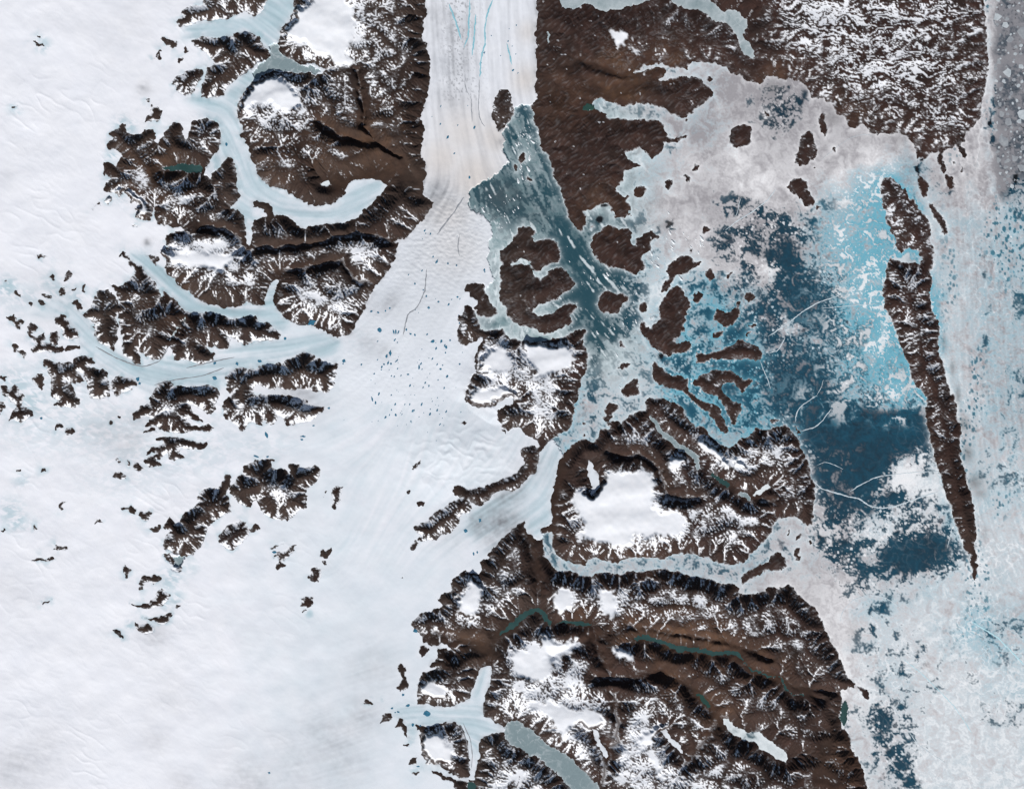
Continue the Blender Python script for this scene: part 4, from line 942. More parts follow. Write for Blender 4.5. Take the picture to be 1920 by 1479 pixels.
z_land, catch = rivers(hf, ~land, STEP, 12, .024, .03, up0 * .6)
z_land = np.where(land, z_land, 0).astype(F)
z_land -= ne * edge * (.34 * np.maximum(fil, 0) + .30 * np.maximum(fil2, 0)) * (.5 + fbm(X, Y, 60, 2, 134))
lca = np.log2(catch / (STEP * STEP)).astype(F)
gul = gullies(z_land, (.25 + .75 * mtn) * edge, [(12, .04), (7, .06), (4.2, .06)])
z_land += gul * (1 - .6 * val)
xl, yl = X * F(.80) - Y * F(.60), X * F(.60) + Y * F(.80)
xl2, yl2 = xl + 5 * perlin(X / 30, Y / 30, 56), yl + 5 * perlin(X / 30, Y / 30, 57)
isl = np.array([t[1] == 'island' for t in ids])[labv]
low = np.clip(1.15 - mtn, 0, 1) * sstep(1700, 1300, X + .8 * np.maximum(0, 300 - Y)) * (X > 880)
lin = perlin(xl2 / 15, yl2 / 4.2, 58) + .6 * perlin(xl2 / 9, yl2 / 2.9, 59)
z_land += (.62 * lin * low + .22 * r5 * (1.3 - mtn) * (1 - .6 * low)) * edge
capm = sstep(0, 9, d_cap) * (capv > 0)
dome = H * (.98 + .10 * (1 - np.exp(-d_cap / F(22)))) + 1.0 * fbm(X, Y, 38, 3, 60) + 1.6 * perlin(X / 70, Y / 36, 61)
z_land = z_land * (1 - capm) + dome * capm
z_land *= 1 - .72 * val * (d_in > 3)
z_land = np.maximum(z_land, .15 * np.minimum(d_in, 4))

# the ice: gentle swells, wind dunes drawn out to the south east, flow ridges in the glaciers
xr, yr = X * F(.87) + Y * F(.5), -X * F(.5) + Y * F(.87)
dune = ridged(xr + 10 * n_big, yr + 6 * perlin(X / 25, Y / 25, 71), 60, .38, 72)
dune2 = ridged(xr, yr + 4 * perlin(X / 16, Y / 16, 73), 26, .45, 74)
west = sstep(760, 250, X) * (.55 + .45 * sstep(.0, .5, fbm(X, Y, 170, 2, 75) + .15))
blue0 = blur(np.where(ice, np.where((kv == 'G') | (kv == 'O'), hfac[labv], .06 + .2 * sstep(330, 640, X)), .1), 4)
gl = sstep(.25, .55, blue0)
z_ice = 1.2 + 3.5 * sstep(950, 100, X) + 1.6 * n_big * sstep(900, 500, X)
z_ice += west * (1 - gl) * (.42 * np.maximum(dune, 0) ** 3 * sstep(.1, .5, fbm(X, Y, 120, 2, 79) + .1) + .10 * np.maximum(dune2, 0) + .45 * fbm(X, Y, 60, 4, 76))
z_ice += (1 - west) * .22 * fbm(X, Y, 34, 3, 77) + (.045 * lic2 + .02 * lic) * (.25 + .75 * np.maximum(gl, sstep(560, 700, X) * sstep(1150, 1000, Y))) + .05 * fbm(X, Y, 8, 2, 78)
stream = blur((ids and (labv == [i for i, t in enumerate(ids) if t[3].startswith('wide wrinkled')][0])).astype(F), 14)
wr = sstep(600, 420, Y + .0 * X) + .35
z_ice += stream * .60 * wr * fbm(X + 6 * n_big, Y * F(1.6), 9, 3, 78)
z_ice += .10 * np.minimum(8, 0 + d_out * 0)
z_ice += blobs([(860,850,75,6.,.7),(925,770,34,3.,1.),(915,715,40,4.,.8),(820,900,40,3.,.7)], X + 10 * n_big * 3, Y) * (1 + .12 * r30)
z_ice *= np.where(sea, 0, 1)
z_lake = np.full(X.shape, F(1.0))
z = np.where(land, z_land, 0)
base = np.where(ice, z_ice, np.where(lake, z_lake, 0)).astype(F)
base_s = base.copy()
# land stands on the level of the ice or water round it
wgt = (~land).astype(F)
num, den = blur(base * wgt, 12), blur(wgt, 12)
num2, den2 = blur(base * wgt, 60), blur(wgt, 60)
lvl = np.where(den > .02, num / np.maximum(den, .02), num2 / np.maximum(den2, .002))
lvl = np.clip(lvl, 0, 6)
z = np.where(land, z_land + blur(np.where(land, lvl, base), 2), base)
z = z.astype(F)
# snow banked against the rock on the ice side
z = np.where(ice, z + .12 * np.exp(-d_out / 6), z)
z[sea] = 0

# ------------------------------------------------------------------ what the rock carries
cov = grid_field(snow_t, X, Y) / 9
cov = np.where(nunatak, np.maximum(cov * .8, .45), cov) + blobs(MORESNOW, X, Y)
frac = np.clip(cov, 0, 1) ** 1.55 * (1 + .5 * fbm(X, Y, 50, 2, 80)) * .9
conc = blur(z, 2) - z + .5 * (blur(z, 5) - z)
conc /= np.maximum(blur(np.abs(conc), 12), .02)
fil = ridged(wxx + 4 * perlin(X / 9, Y / 9, 83), wyy + 3 * perlin(X / 9, Y / 9, 84), 40, .21, 81)
fil2 = ridged(wxx, wyy + 3 * perlin(X / 7, Y / 7, 85), 22, .27, 82)
fil3 = ridged(X + 3 * perlin(X / 8, Y / 8, 88), Y + 2 * perlin(X / 8, Y / 8, 89), 11, .36, 86)
gzy, gzx = np.gradient(z, F(STEP))
steep = np.hypot(gzx, gzy)
zrel = z - blur(z, 14)
zrel /= np.maximum(blur(np.abs(zrel), 20), .1)
chan = sstep(2.2, 5.5, lca) * sstep(13, 9, lca)
chan = np.maximum(chan, .6 * blur(chan, 1))
score = (.50 - .36 * mtn) * fil + (.48 - .28 * mtn + .1 * ne) * fil2 + (.26 + .0 * mtn) * fil3 + (.14 + .22 * mtn) * np.clip(conc, -2, 2) + .08 * perlin(X / 4, Y / 4, 87)
score += (.22 + .22 * mtn) * chan * (.6 + .9 * fbm(X, Y, 20, 2, 97)) + (.26 - .12 * ne) * fbm(X, Y, 36, 2, 96)
score += mtn * (.24 * np.clip(zrel, -2, 2) - .75 * np.clip(steep - .40, 0, 1.2)) + .16 * np.clip(gzy, -1, 1)
u = rank01(score, land)
frac *= 1 - (.55 + .4 * mtn) * np.exp(-(d_in / F(8)) ** 2) * (1 - .8 * (nunatak & (d_in < 99)))
frac *= np.where(terr_v, .5 + .5 * mtn, 1)
frac *= 1 - .35 * (1 - mtn)
frac *= 1 - .36 * (X > 1380) * (Y < 330) - .24 * mtn
frac *= 1 - .6 * low * (1 - sstep(.25, .5, cov))
score = score * (1 - .35 * low) + .22 * low * lin
u = rank01(score, land)
frac = frac + .5 * nunatak * sstep(0, .3, -gzy) * np.exp(-(d_in / F(9)) ** 2) * sstep(-.2, .3, fbm(X, Y, 14, 2, 98))
snow = sstep(-.04, .05, u - (1 - frac))
snow = np.maximum(snow, (.16 + .2 * mtn) * sstep(-.4, .05, u - (1 - frac)) * (.5 + .5 * perlin(X / 3.2, Y / 2.6, 94)) * sstep(.08, .35, cov))
snow = np.maximum(snow, .06 * low * sstep(.15, .8, lin))
snow *= 1 - .9 * val_w
shore = np.exp(-d_in / F(2.2)) * (perlin(X / 12, Y / 12, 90) > .02)
snow = np.maximum(snow, .7 * shore * (blur(sea.astype(F), 2) > .02) * (d_in < 2.4) * sstep(.1, .5, cov + .3))
# small frozen ponds and snow patches on the lowlands
spk = sstep(.70, .76, perlin(X / 7, Y / 9, 91)) * sstep(.02, .3, perlin(X / 60, Y / 60, 92) + .12) * (mtn < .4)
snow = np.maximum(snow, spk * .8)
capcov = sstep(.0, 5, d_cap + 8 * fbm(X, Y, 14, 3, 93) - 1) * (capv > 0)
snow = np.maximum(snow, capcov * (1 - .85 * sstep(1.0, 1.6, steep)))
snow = np.clip(snow, 0, 1)
warm = np.clip(blobs(WARM, X, Y) * (.6 + .8 * fbm(X, Y, 24, 3, 95)) + .14 * val, 0, 1)
red = sstep(900, 1100, X) * (.75 - .3 * sstep(600, 900, Y)) + .1

# ------------------------------------------------------------------ what the ice carries
near = np.exp(-d_out / F(9))
blue = blue0 + .22 * (lic2 * .5) * gl + .10 * lic * gl * .5
blue += .55 * sstep(.15, .5, fbm(X, Y, 28, 3, 100) + .25 * near) * near * sstep(700, 350, X)
blue = np.maximum(blue, blobs(BLUEICE, X, Y) * sstep(-.25, .25, fbm(X + 4 * lic, Y, 14, 3, 101) + .1))
blue = np.clip(blue + (kv == 'I') * sstep(250, 500, X) * ((.025 * lic + .022 * lic2) * sstep(560, 680, X) * sstep(1150, 1000, Y) + .14 * fbm(X, Y, 50, 3, 105)) * (Y > 380), 0, 1)
dust_shade = blobs(DUST_SHADE, X, Y) * (.75 + .45 * fbm(X, Y, 12, 3, 102) + .12 * lic)  # dusty patches, and cloud shadows painted into the ice colour
dust_shade = np.clip(dust_shade + .07 * np.maximum(0, 1 + .8 * lic + .5 * lic2) * (Y < 420) * (kv == 'G') * (X > 780) + .10 * stream * sstep(700, 480, Y) + .22 * stream * (.5 + .35 * lic2 * .5) * sstep(800, 500, Y) + .05 * np.maximum(lic, 0) * gl, 0, 1)
speck = np.maximum(sstep(.35, .55, perlin(X / 4.2, Y / 5, 103)), spots(X, Y * F(.6), 4.5, 9, .1, .4, .6)) * np.exp(-((X - 860) / 40) ** 2) * (Y < 190)
dust_shade = np.clip(np.maximum(dust_shade, .7 * speck), 0, 1)
dust_shade = np.clip(dust_shade + .55 * (kv != 'I') * np.exp(-d_out / F(3.5)) * sstep(-.2, .4, fbm(X, Y, 16, 3, 104)), 0, 1)
warm_ice = np.clip(np.exp(-((X - 965) / 45) ** 2) * sstep(190, 60, np.abs(Y - 260)) * .0 + blobs([(870,250,60,.7),(890,330,60,.9),(830,300,50,.8),(985,150,30,.8),(990,60,24,.6),(925,260,40,.8),(840,400,50,.6),(850,460,60,.4),(1190,850,30,1.),(1250,930,24,1.)], X, Y), 0, 1)

# ------------------------------------------------------------------ what the sea ice looks like
Wt = grid_field(sea_table(WATER), X, Y, 110, 14) / 9
Ct = grid_field(sea_table(CYAN), X, Y, 112, 14) / 9
Bt = grid_field(sea_table(BRIGHT), X, Y, 114, 14) / 9
SX = X + F(13) * perlin(X / 30, Y / 30, 122) + F(6) * perlin(X / 12, Y / 12, 123)
SY = Y + F(13) * perlin(X / 30, Y / 30, 124) + F(6) * perlin(X / 12, Y / 12, 128)
n1 = fbm(SX, SY, 44, 4, 120, .58)
n2 = fbm(SX, SY, 17, 4, 121, .60)
n3 = perlin(X / 4, Y / 4, 125)
fj = sstep(1260, 1130, X) * sstep(160, 230, Y) * sstep(760, 660, Y)      # the streaky glacier fjord
pack = sstep(-10, 14, X - 1866 + 16 * fbm(X, Y, 40, 3, 132)) * sstep(-25, 30, 350 - Y + 40 * fbm(X, Y, 50, 3, 133))
floe_n = n1 * .52 + n2 * .5 + .15 * n3
floe_n = floe_n * (1 - .6 * fj) + fj * (.07 * lic3 + .07 * lic2 + .8 * n1 + .3 * n2) 
us = rank01(floe_n, sea)
dk = blobs(DARKSEA, X + 5 * n2 * 2, Y + 5 * perlin(X / 11, Y / 11, 130) * 2)
wh = blobs(WHITESEA, X + 14 * n2, Y + 14 * perlin(X / 11, Y / 11, 131))
fw_ = np.clip(Wt * 1.15 - .12, 0, 1) + .5 * dk - .85 * wh
water = .45 * sstep(-.10, .10, fw_ - (1 - us) + .05 * n3) + .55 * sstep(-.34, .30, fw_ - (1 - us) + .10 * n2)
water = np.where(fw_ < .06, water * .25, water)
mid = np.exp(-((fw_ - .62) / .34) ** 2) * (1 - fj)
grain = spots(X + 2 * n2, Y + 2 * n1, 6, 1, .10, .46, .55) * sstep(-.25, .15, fbm(X, Y, 50, 2, 126) + .12)
holes = np.maximum(spots(X + 2 * n2, Y, 13, 2, .10, .40, .6), spots(X, Y + 2 * n2, 7, 3, .10, .36, .5)) * sstep(-.2, .2, fbm(X, Y, 60, 2, 127) + .05)
water = np.maximum(water, holes * sstep(.12, .4, fw_) * .9)
water *= 1 - .85 * grain * sstep(1.02, .75, fw_) * sstep(.2, .45, fw_)
water = np.maximum(water, sstep(.35, .75, dk + .25 * n2))
water = np.clip(water * (1 - .5 * fj) + fj * sstep(.2, .75, Wt) * .72 * (1 + .16 * lic3 + .10 * lic2), 0, 1)
rim = np.exp(-d_out / F(3.0)) + .5 * np.exp(-d_out / F(7.0))
water = np.clip(water * (1 - .8 * np.exp(-d_out / F(3.5)) * (1 - .8 * dk)), 0, 1)
floes = sstep(.03, .24, n1 * .55 + n2 * .6 + .08 * n3) * sstep(.45, .8, Ct) * sstep(1400, 1480, X) * sstep(900, 820, Y)
cyan = np.clip(Ct * (1.0 - .75 * floes) * (1.0 + 1.3 * n2 + .4 * n1 + .45 * n3 - .5 * spots(X + 3 * n2, Y, 5, 8, .08, .36, .4) * sstep(1300, 1340, X) * sstep(860, 800, Y)) + .35 * np.exp(-d_out / F(6)) * Ct * 1.6, 0, 1)
bright = np.clip(Bt + .45 * grain * mid + .10 * n3 * (Bt + .1) + .36 * n2 + .22 * n1 + Ct * sstep(1300, 1340, X) * sstep(860, 800, Y) * (-.34 + .30 * spots(X + 3 * n2, Y, 5, 8, .08, .36, .4) + .3 * n3 + 1.0 * floes) + .35 * wh + .30 * rim * (n1 > -.3) - .1 * (1 - us), 0, 1)
water *= 1 - .75 * floes
cyan = np.clip(cyan + water * (.25 * n1 + .25 * n2), 0, 1)
# thin refrozen cracks
crk = 1 - np.abs(perlin((X + 10 * n1) / 34, (Y + 10 * n2) / 34, 140)) * 14
crk2 = 1 - np.abs(perlin((X + 8 * n2) / 18, (Y + 8 * n1) / 18, 141)) * 10
east = sstep(1560, 1700, X) * (1 - pack)
crack = np.clip(np.maximum(crk, crk2 * .7), 0, 1) * (.25 + .75 * sstep(-.1, .3, fbm(X, Y, 120, 2, 142)))
se = sstep(1040, 1120, Y) * sstep(1480, 1600, X)
bright = np.clip(bright + .42 * crack * (.25 + .55 * east + .15 * se) + se * (.16 * n2 - .2 * (n1 > .15) * n1), 0, 1)
water = np.clip(water * (1 - .08 * crack), 0, 1)
# blue pond speckle on the eastern pack
pd = np.maximum(spots(X, Y * F(.7), 6.5, 5, .12, .42, .6), spots(X, Y * F(.8), 12, 6, .1, .36, .4)) * sstep(-.05, .35, fbm(X, Y / 3, 60, 2, 144)) * sstep(1740, 1800, X) * sstep(1350, 1000, Y) * (1 - pack)
water = np.maximum(water, pd * .75)
cyan = np.clip(cyan + .5 * pd + east * (.10 + .03 * lic2 * sstep(1180, 1050, Y) + .12 * n1), 0, 1)
bright = np.clip(bright + (.035 * lic3 + .03 * lic) * east * sstep(1180, 1050, Y) * sstep(1770, 1810, X), 0, 1)
# bright drift tails in the fjord
tail = sstep(1.5, 2.4, lic3 + .2 * lic2 + .5 * n2) * fj
bright = np.clip(bright + .6 * tail, 0, 1); water *= 1 - .8 * tail
black = np.clip(sstep(.45, .8, blobs([b for b in DARKSEA if b[3] == 1. and b[2] < 10], X + 4 * n2 * 2, Y + 4 * n1 * 2) + .2 * n2), 0, 1)
packlead = sstep(.80, .97, 1 - np.abs(perlin((X + 6 * n2) / 17, (Y + 6 * n1) / 17, 145)) * 5) * pack
black = np.maximum(black, packlead * sstep(-.1, .25, fbm(X, Y, 50, 2, 146)))
packg = pack * (.5 + .5 * sstep(-.2, .2, perlin(X / 22, Y / 22, 147)))
bright = np.clip(bright - .85 * packg, 0, 1)
water = np.where(pack > .5, water * .4, water)
water = np.clip(water + pack * (.34 + .22 * n1 + .12 * n2), 0, 1)
cyan = cyan * (1 - .7 * pack)
dirt_s = blobs([(1770,640,8,.5,3.),(1786,690,9,.6,3.),(1796,740,10,.75,3.),(1806,795,14,.7,1.5),(1814,850,14,.75,1.5),(1828,905,16,.75,1.2),(1838,925,12,.5,.8),(1845,1000,10,.3,2.),(1450,165,20,.4,1),(1560,220,16,.5,.8),(1690,260,20,.3,1),(1560,1220,14,.35,3.),(945,372,40,.35,.8),(1000,400,30,.2,.8),(1600,1180,16,.3,2.),(1250,420,14,.4,.6)], X, Y) * (.8 + .5 * n2 + .3 * lic3 * .3)
lk = lambda t: lake & (hfac[labv] == t)
bright = np.where(lk(0), .85 + .25 * n2, bright); bright = np.where(lk(2), .42 + .30 * n1 + .22 * n2 + .25 * crack, bright)
bright = np.where(lk(3), .22 + .22 * n1 + .22 * n2 + .3 * crack, bright); bright = np.where(lk(4), .75 + .5 * n1, bright)
cyan = np.where(lk(2), .16 + .15 * n2, cyan); cyan = np.where(lk(3), .12 + .12 * n1, cyan); cyan = np.where(lk(4) | lk(0), .15 + .3 * np.maximum(-n1, 0), cyan)
water = np.where(sea, water, np.where(lk(4), sstep(.1, .35, -n1 - .3 * n2), np.where(lk(2) | lk(3), .10 + .25 * np.maximum(n2, 0), 0)))
shore_l = np.exp(-d_out / F(2.5))
bright = np.where(lake, np.clip(bright + .25 * shore_l, 0, 1), bright)
black = np.where(sea, black, 0)

# ------------------------------------------------------------------ materials
def mat(name):
    m = bpy.data.materials.new(name)
    m.use_nodes = True
    nt = m.node_tree
    b = nt.nodes['Principled BSDF']
    return m, nt, b
def N(nt, t, **kw):
    n = nt.nodes.new(t)
    for k, v in kw.items(): setattr(n, k, v)
    return n
def attr(nt, name='cover'):
    a = N(nt, 'ShaderNodeAttribute', attribute_type='GEOMETRY', attribute_name=name)
    s = N(nt, 'ShaderNodeSeparateColor')
    nt.links.new(a.outputs['Color'], s.inputs[0])
    return s.outputs[0], s.outputs[1], s.outputs[2], a.outputs['Alpha']
def mix(nt, f, a, b, blend='MIX'):
    m = N(nt, 'ShaderNodeMix', data_type='RGBA', blend_type=blend)
    for sock, v in ((m.inputs[0], f), (m.inputs[6], a), (m.inputs[7], b)):
        if isinstance(v, (tuple, list)): sock.default_value = (*v, 1)
        elif isinstance(v, (int, float)): sock.default_value = v
        else: nt.links.new(v, sock)
    return m.outputs[2]
def noise(nt, scale, detail=4, rough=.6, out='Fac'):
    tc = N(nt, 'ShaderNodeNewGeometry')
    n = N(nt, 'ShaderNodeTexNoise')
    n.inputs['Scale'].default_value = scale
    n.inputs['Detail'].default_value = detail
    n.inputs['Roughness'].default_value = rough
    nt.links.new(tc.outputs['Position'], n.inputs['Vector'])
    return n.outputs[out]
def rng_(nt, v, a, b, c=0., d=1.):
    m = N(nt, 'ShaderNodeMapRange')
    nt.links.new(v, m.inputs[0])
    for k, q in enumerate((a, b, c, d)): m.inputs[k + 1].default_value = q
    return m.outputs[0]
def finish(nt, b, colr, rough=.8, spec=.2):
    if isinstance(colr, tuple): b.inputs['Base Color'].default_value = (*colr, 1)
    else: nt.links.new(colr, b.inputs['Base Color'])
    b.inputs['Roughness'].default_value = rough
    b.inputs['Specular IOR Level'].default_value = spec

M = {}
# rock under broken snow: cover = snow, warm earth, red tint
m, nt, b = mat('rock_and_snow')
sn, wm, rd, al = attr(nt)
rock = mix(nt, rng_(nt, noise(nt, .35), .35, .7), (.030, .0185, .0148), (.046, .027, .0205))
rock = mix(nt, rng_(nt, noise(nt, 2.2, 6, .7), .35, .72), rock, (.018, .0125, .011))
rock = mix(nt, rng_(nt, noise(nt, .09, 4, .6), .42, .62), rock, (.050, .036, .030))
rock = mix(nt, rd, rock, mix(nt, rng_(nt, noise(nt, .5), .35, .7), (.029, .016, .0135), (.051, .0255, .0205)))
rock = mix(nt, rng_(nt, noise(nt, .14, 5, .65), .50, .68, 0, .8), rock, (.020, .0135, .012))
rock = mix(nt, wm, rock, mix(nt, rng_(nt, noise(nt, .9), .3, .7), (.075, .044, .028), (.125, .066, .037)))
snc = mix(nt, rng_(nt, noise(nt, .6), .3, .7), (.90, .915, .945), (.84, .87, .915))
finish(nt, b, mix(nt, sn, rock, snc), .85, .15)
M['rock'] = m
# glacier ice: cover = bare blue ice, dusty grey with painted cloud shade, warm dusty tone
m, nt, b = mat('glacier_ice')
bl, du_sh, wm, al = attr(nt)
c = mix(nt, rng_(nt, noise(nt, .18), .3, .7), (.915, .925, .965), (.865, .885, .94))
c = mix(nt, rng_(nt, bl, .04, .55), c, (.62, .725, .785))
c = mix(nt, rng_(nt, bl, .5, 1.), c, (.43, .59, .65))
c = mix(nt, wm, c, (.72, .675, .64))
c = mix(nt, du_sh, c, (.23, .24, .26))
finish(nt, b, c, .8, .15)
M['ice'] = m
# sea ice: cover = melt water, cyan melt, brightness ; cover2 = black lead, silt
m, nt, b = mat('sea_ice')
wa, cy, br, al = attr(nt)
bk, si, fjv, _ = attr(nt, 'cover2')
c = mix(nt, rng_(nt, br, .2, 1.0), (.372, .362, .378), (.93, .93, .935))
c = mix(nt, rng_(nt, cy, .16, .95, 0, .95), c, (.15, .46, .58))
c = mix(nt, rng_(nt, br, .86, 1.02, 0, .85), c, (.93, .95, .955))
c = mix(nt, fjv, c, mix(nt, rng_(nt, br, .25, .9), (.22, .33, .35), (.76, .85, .87)))
wcol = mix(nt, cy, (.012, .036, .058), (.012, .082, .135))
wcol = mix(nt, fjv, wcol, (.022, .075, .10))
c = mix(nt, wa, c, wcol)
c = mix(nt, bk, c, (.006, .008, .012))
c = mix(nt, si, c, (.15, .145, .145))
g = mix(nt, rng_(nt, noise(nt, 3.0, 5, .7), .3, .7), (.90, .90, .91), (1.06, 1.05, 1.05))
c = mix(nt, 1.0, c, g, 'MULTIPLY')
finish(nt, b, c, .7, .15)
M['sea'] = m
def flat(name, a, bcol, scale=.8, rough=.6, spec=.2):
    m, nt, b = mat(name)
    finish(nt, b, mix(nt, rng_(nt, noise(nt, scale, 5, .65), .35, .65), a, bcol), rough, spec)
    M[name] = m
flat('lake_white', (.80, .86, .89), (.68, .78, .83))
flat('lake_teal', (.024, .062, .060), (.038, .088, .086), .35, .4)
flat('lake_pale', (.36, .44, .47), (.50, .57, .60), .5)
flat('lake_blue_grey', (.22, .27, .30), (.32, .37, .40), .9)
flat('lake_mixed', (.28, .46, .56), (.66, .74, .80), .25)
flat('lake_green', (.022, .062, .054), (.030, .075, .062), .6, .4)
flat('pond_blue', (.03, .13, .22), (.06, .22, .33), 3, .35)
flat('stream_cyan', (.22, .52, .62), (.36, .64, .72), 3, .4)
flat('stream_grey', (.25, .27, .30), (.36, .38, .41), 3, .5)
flat('moraine_grey', (.24, .25, .27), (.36, .37, .39), 3, .8)
flat('ridge_white', (.72, .78, .81), (.45, .56, .62), 3, .8)
flat('ridge_cyan', (.42, .72, .80), (.58, .80, .86), 3, .8)
flat('berg_white', (.84, .87, .89), (.74, .80, .83), 4, .8)
flat('floe_grey', (.26, .28, .31), (.38, .41, .43), 1.2, .8)
flat('floe_pale', (.42, .47, .50), (.58, .63, .66), 1.2, .8)
LAKE_M = ['lake_white', 'lake_teal', 'lake_pale', 'lake_blue_grey', 'lake_mixed', 'lake_green']

# ------------------------------------------------------------------ meshes cut from the survey grid
def keep_largest(pid):
    """stray crumbs of an outline go back to what surrounds them"""
    ii, jj = np.nonzero(labc == pid)
    todo = set(zip(ii.tolist(), jj.tolist()))
    comps = []
    while todo:
        st = [todo.pop()]
        comp = list(st)
        while st:
            a, b = st.pop()
            for q in ((a + 1, b), (a - 1, b), (a, b + 1), (a, b - 1)):
                if q in todo:
                    todo.remove(q); st.append(q); comp.append(q)
        comps.append(comp)
    comps.sort(key=len)
    for comp in comps[:-1]:
        cs = set(comp)
        nb = [labc[a + di, b + dj] for a, b in comp for di, dj in ((1, 0), (-1, 0), (0, 1), (0, -1))
              if (a + di, b + dj) not in cs and 0 <= a + di < NY - 1 and 0 <= b + dj < NX - 1]
        v = np.bincount(np.array(nb)).argmax()
        for a, b in comp: labc[a, b] = v
for pid_, t_ in enumerate(ids):
    if t_[1] in ('island', 'rock_outcrop'): keep_largest(pid_)
kc = kind[labc]
water_c = (labc == SEA) & ((water[:-1, :-1] + water[1:, 1:] + water[1:, :-1] + water[:-1, 1:]) * .25 > .55)
piece = labc.astype(np.int32)
cap_on = (capc > 0) & (kc == 'L')
piece[cap_on] = 1000 + capc[cap_on]
piece[water_c] = 2000
# on islands and outcrops the snow and the steep dark north faces are parts of their own
def cellmean(a): return (a[:-1, :-1] + a[1:, :-1] + a[:-1, 1:] + a[1:, 1:]) * F(.25)
terr = np.array([t[1] == 'terrain' for t in ids])[labc]
part_l = (kc == 'L') & ~cap_on & ~terr
snow_c = part_l & (cellmean(snow) > .4)
cliff_c = part_l & ~snow_c & (cellmean(gzy) > .28)
piece[snow_c] = 10000 + labc[snow_c]
piece[cliff_c] = 20000 + labc[cliff_c]

# smooth the stair steps of every outline
PX, PY = X.astype(np.float64).copy(), Y.astype(np.float64).copy()
def seam_smooth(lab, rounds=2):
    global PX, PY
    ev = np.zeros((NY, NX), bool); eh = np.zeros((NY, NX), bool)
    ev[:-1, 1:-1] = lab[:, 1:] != lab[:, :-1]            # edge from (i,j) down to (i+1,j)
    eh[1:-1, :-1] = lab[1:] != lab[:-1]                  # edge from (i,j) to (i,j+1)
    for _ in range(rounds):
        sx, sy, n = np.zeros_like(PX), np.zeros_like(PX), np.zeros_like(PX)
        for e, (di, dj) in ((ev, (1, 0)), (eh, (0, 1))):
            a = e[:NY - di, :NX - dj]
            A = (slice(0, NY - di), slice(0, NX - dj)); B = (slice(di, NY), slice(dj, NX))
            sx[A] += a * PX[B]; sy[A] += a * PY[B]; n[A] += a
            sx[B] += a * PX[A]; sy[B] += a * PY[A]; n[B] += a
        m = n == 2
        PX[m] = .5 * PX[m] + .5 * sx[m] / 2
        PY[m] = .5 * PY[m] + .5 * sy[m] / 2
seam_smooth(np.where(piece == 2000, SEA, labc))
WXv = ((PX - CX) * S).astype(F)
WYv = ((CY - PY) * S).astype(F)
zz = z.copy()
WZv = (zz * S).astype(F)
_gy_, _gx_ = np.gradient(z)
_sy, _sx = np.gradient(Y, axis=0), np.gradient(X, axis=1)
NRM = np.stack([-_gx_ / _sx, _gy_ / _sy, np.ones_like(z)], -1).astype(F)
NRM /= np.linalg.norm(NRM, axis=-1, keepdims=True)
zb = np.where(land, np.where(blur(sea.astype(F), 3) > .05, 0, lvl), z)
_gy_, _gx_ = np.gradient(zb)
NRM_FLAT = np.stack([-_gx_ / _sx, _gy_ / _sy, np.ones_like(z)], -1).astype(F)
NRM_FLAT /= np.linalg.norm(NRM_FLAT, axis=-1, keepdims=True)
VID = np.arange(NX * NY).reshape(NY, NX)

cover_rock = np.stack([snow, warm, red, np.ones_like(snow)], -1).astype(F)
cover_ice = np.stack([blue, dust_shade, warm_ice, np.ones_like(snow)], -1).astype(F)
cover_sea = np.stack([water, cyan, bright, np.ones_like(snow)], -1).astype(F)
cover_sea2 = np.stack([black, np.clip(dirt_s, 0, 1), np.where(lake, .75, fj), np.ones_like(snow)], -1).astype(F)

order = np.argsort(piece.ravel(), kind='stable')
sp = piece.ravel()[order]
starts = np.flatnonzero(np.r_[True, sp[1:] != sp[:-1]])
ends = np.r_[starts[1:], len(sp)]
cells = {int(sp[a]): order[a:b] for a, b in zip(starts, ends)}

def cut(name, pid, material, attrs):
    cl = cells.get(pid)
    if cl is None: return None
    i, j = np.divmod(cl, NX - 1)
    q = np.stack([VID[i, j], VID[i + 1, j], VID[i + 1, j + 1], VID[i, j + 1]], 1)
    uq, inv = np.unique(q.ravel(), return_inverse=True)
    me = bpy.data.meshes.new(name)
    me.vertices.add(len(uq))
    co = np.stack([WXv.ravel()[uq], WYv.ravel()[uq], WZv.ravel()[uq]], 1)
    ctr = np.array([co[:, 0].mean(), co[:, 1].mean(), co[:, 2].min()], F)
    if pid in (0, SEA, 2000): ctr[:] = 0
    me.vertices.foreach_set('co', (co - ctr).ravel())
    nf = len(q)
    me.loops.add(nf * 4)
    me.loops.foreach_set('vertex_index', inv.astype(np.int32))
    me.polygons.add(nf)
    me.polygons.foreach_set('loop_start', np.arange(0, nf * 4, 4, dtype=np.int32))
    me.update(calc_edges=True)
    for an, arr in attrs:
        a = me.attributes.new(an, 'FLOAT_COLOR', 'POINT')
        a.data.foreach_set('color', arr.reshape(-1, 4)[uq].ravel())
    a = me.attributes.new('custom_normal', 'FLOAT_VECTOR', 'POINT')
    a.data.foreach_set('vector', (NRM if material == 'rock' else NRM_FLAT).reshape(-1, 3)[uq].ravel())
    me.materials.append(M[material])
    o = bpy.data.objects.new(name, me)
    o.location = ctr
    col.objects.link(o)
    return o

def tag(o, label=None, cat=None, group=None, kind_=None):
    if label: o['label'] = label
    if cat: o['category'] = cat
    if group: o['group'] = group
    if kind_: o['kind'] = kind_
    return o

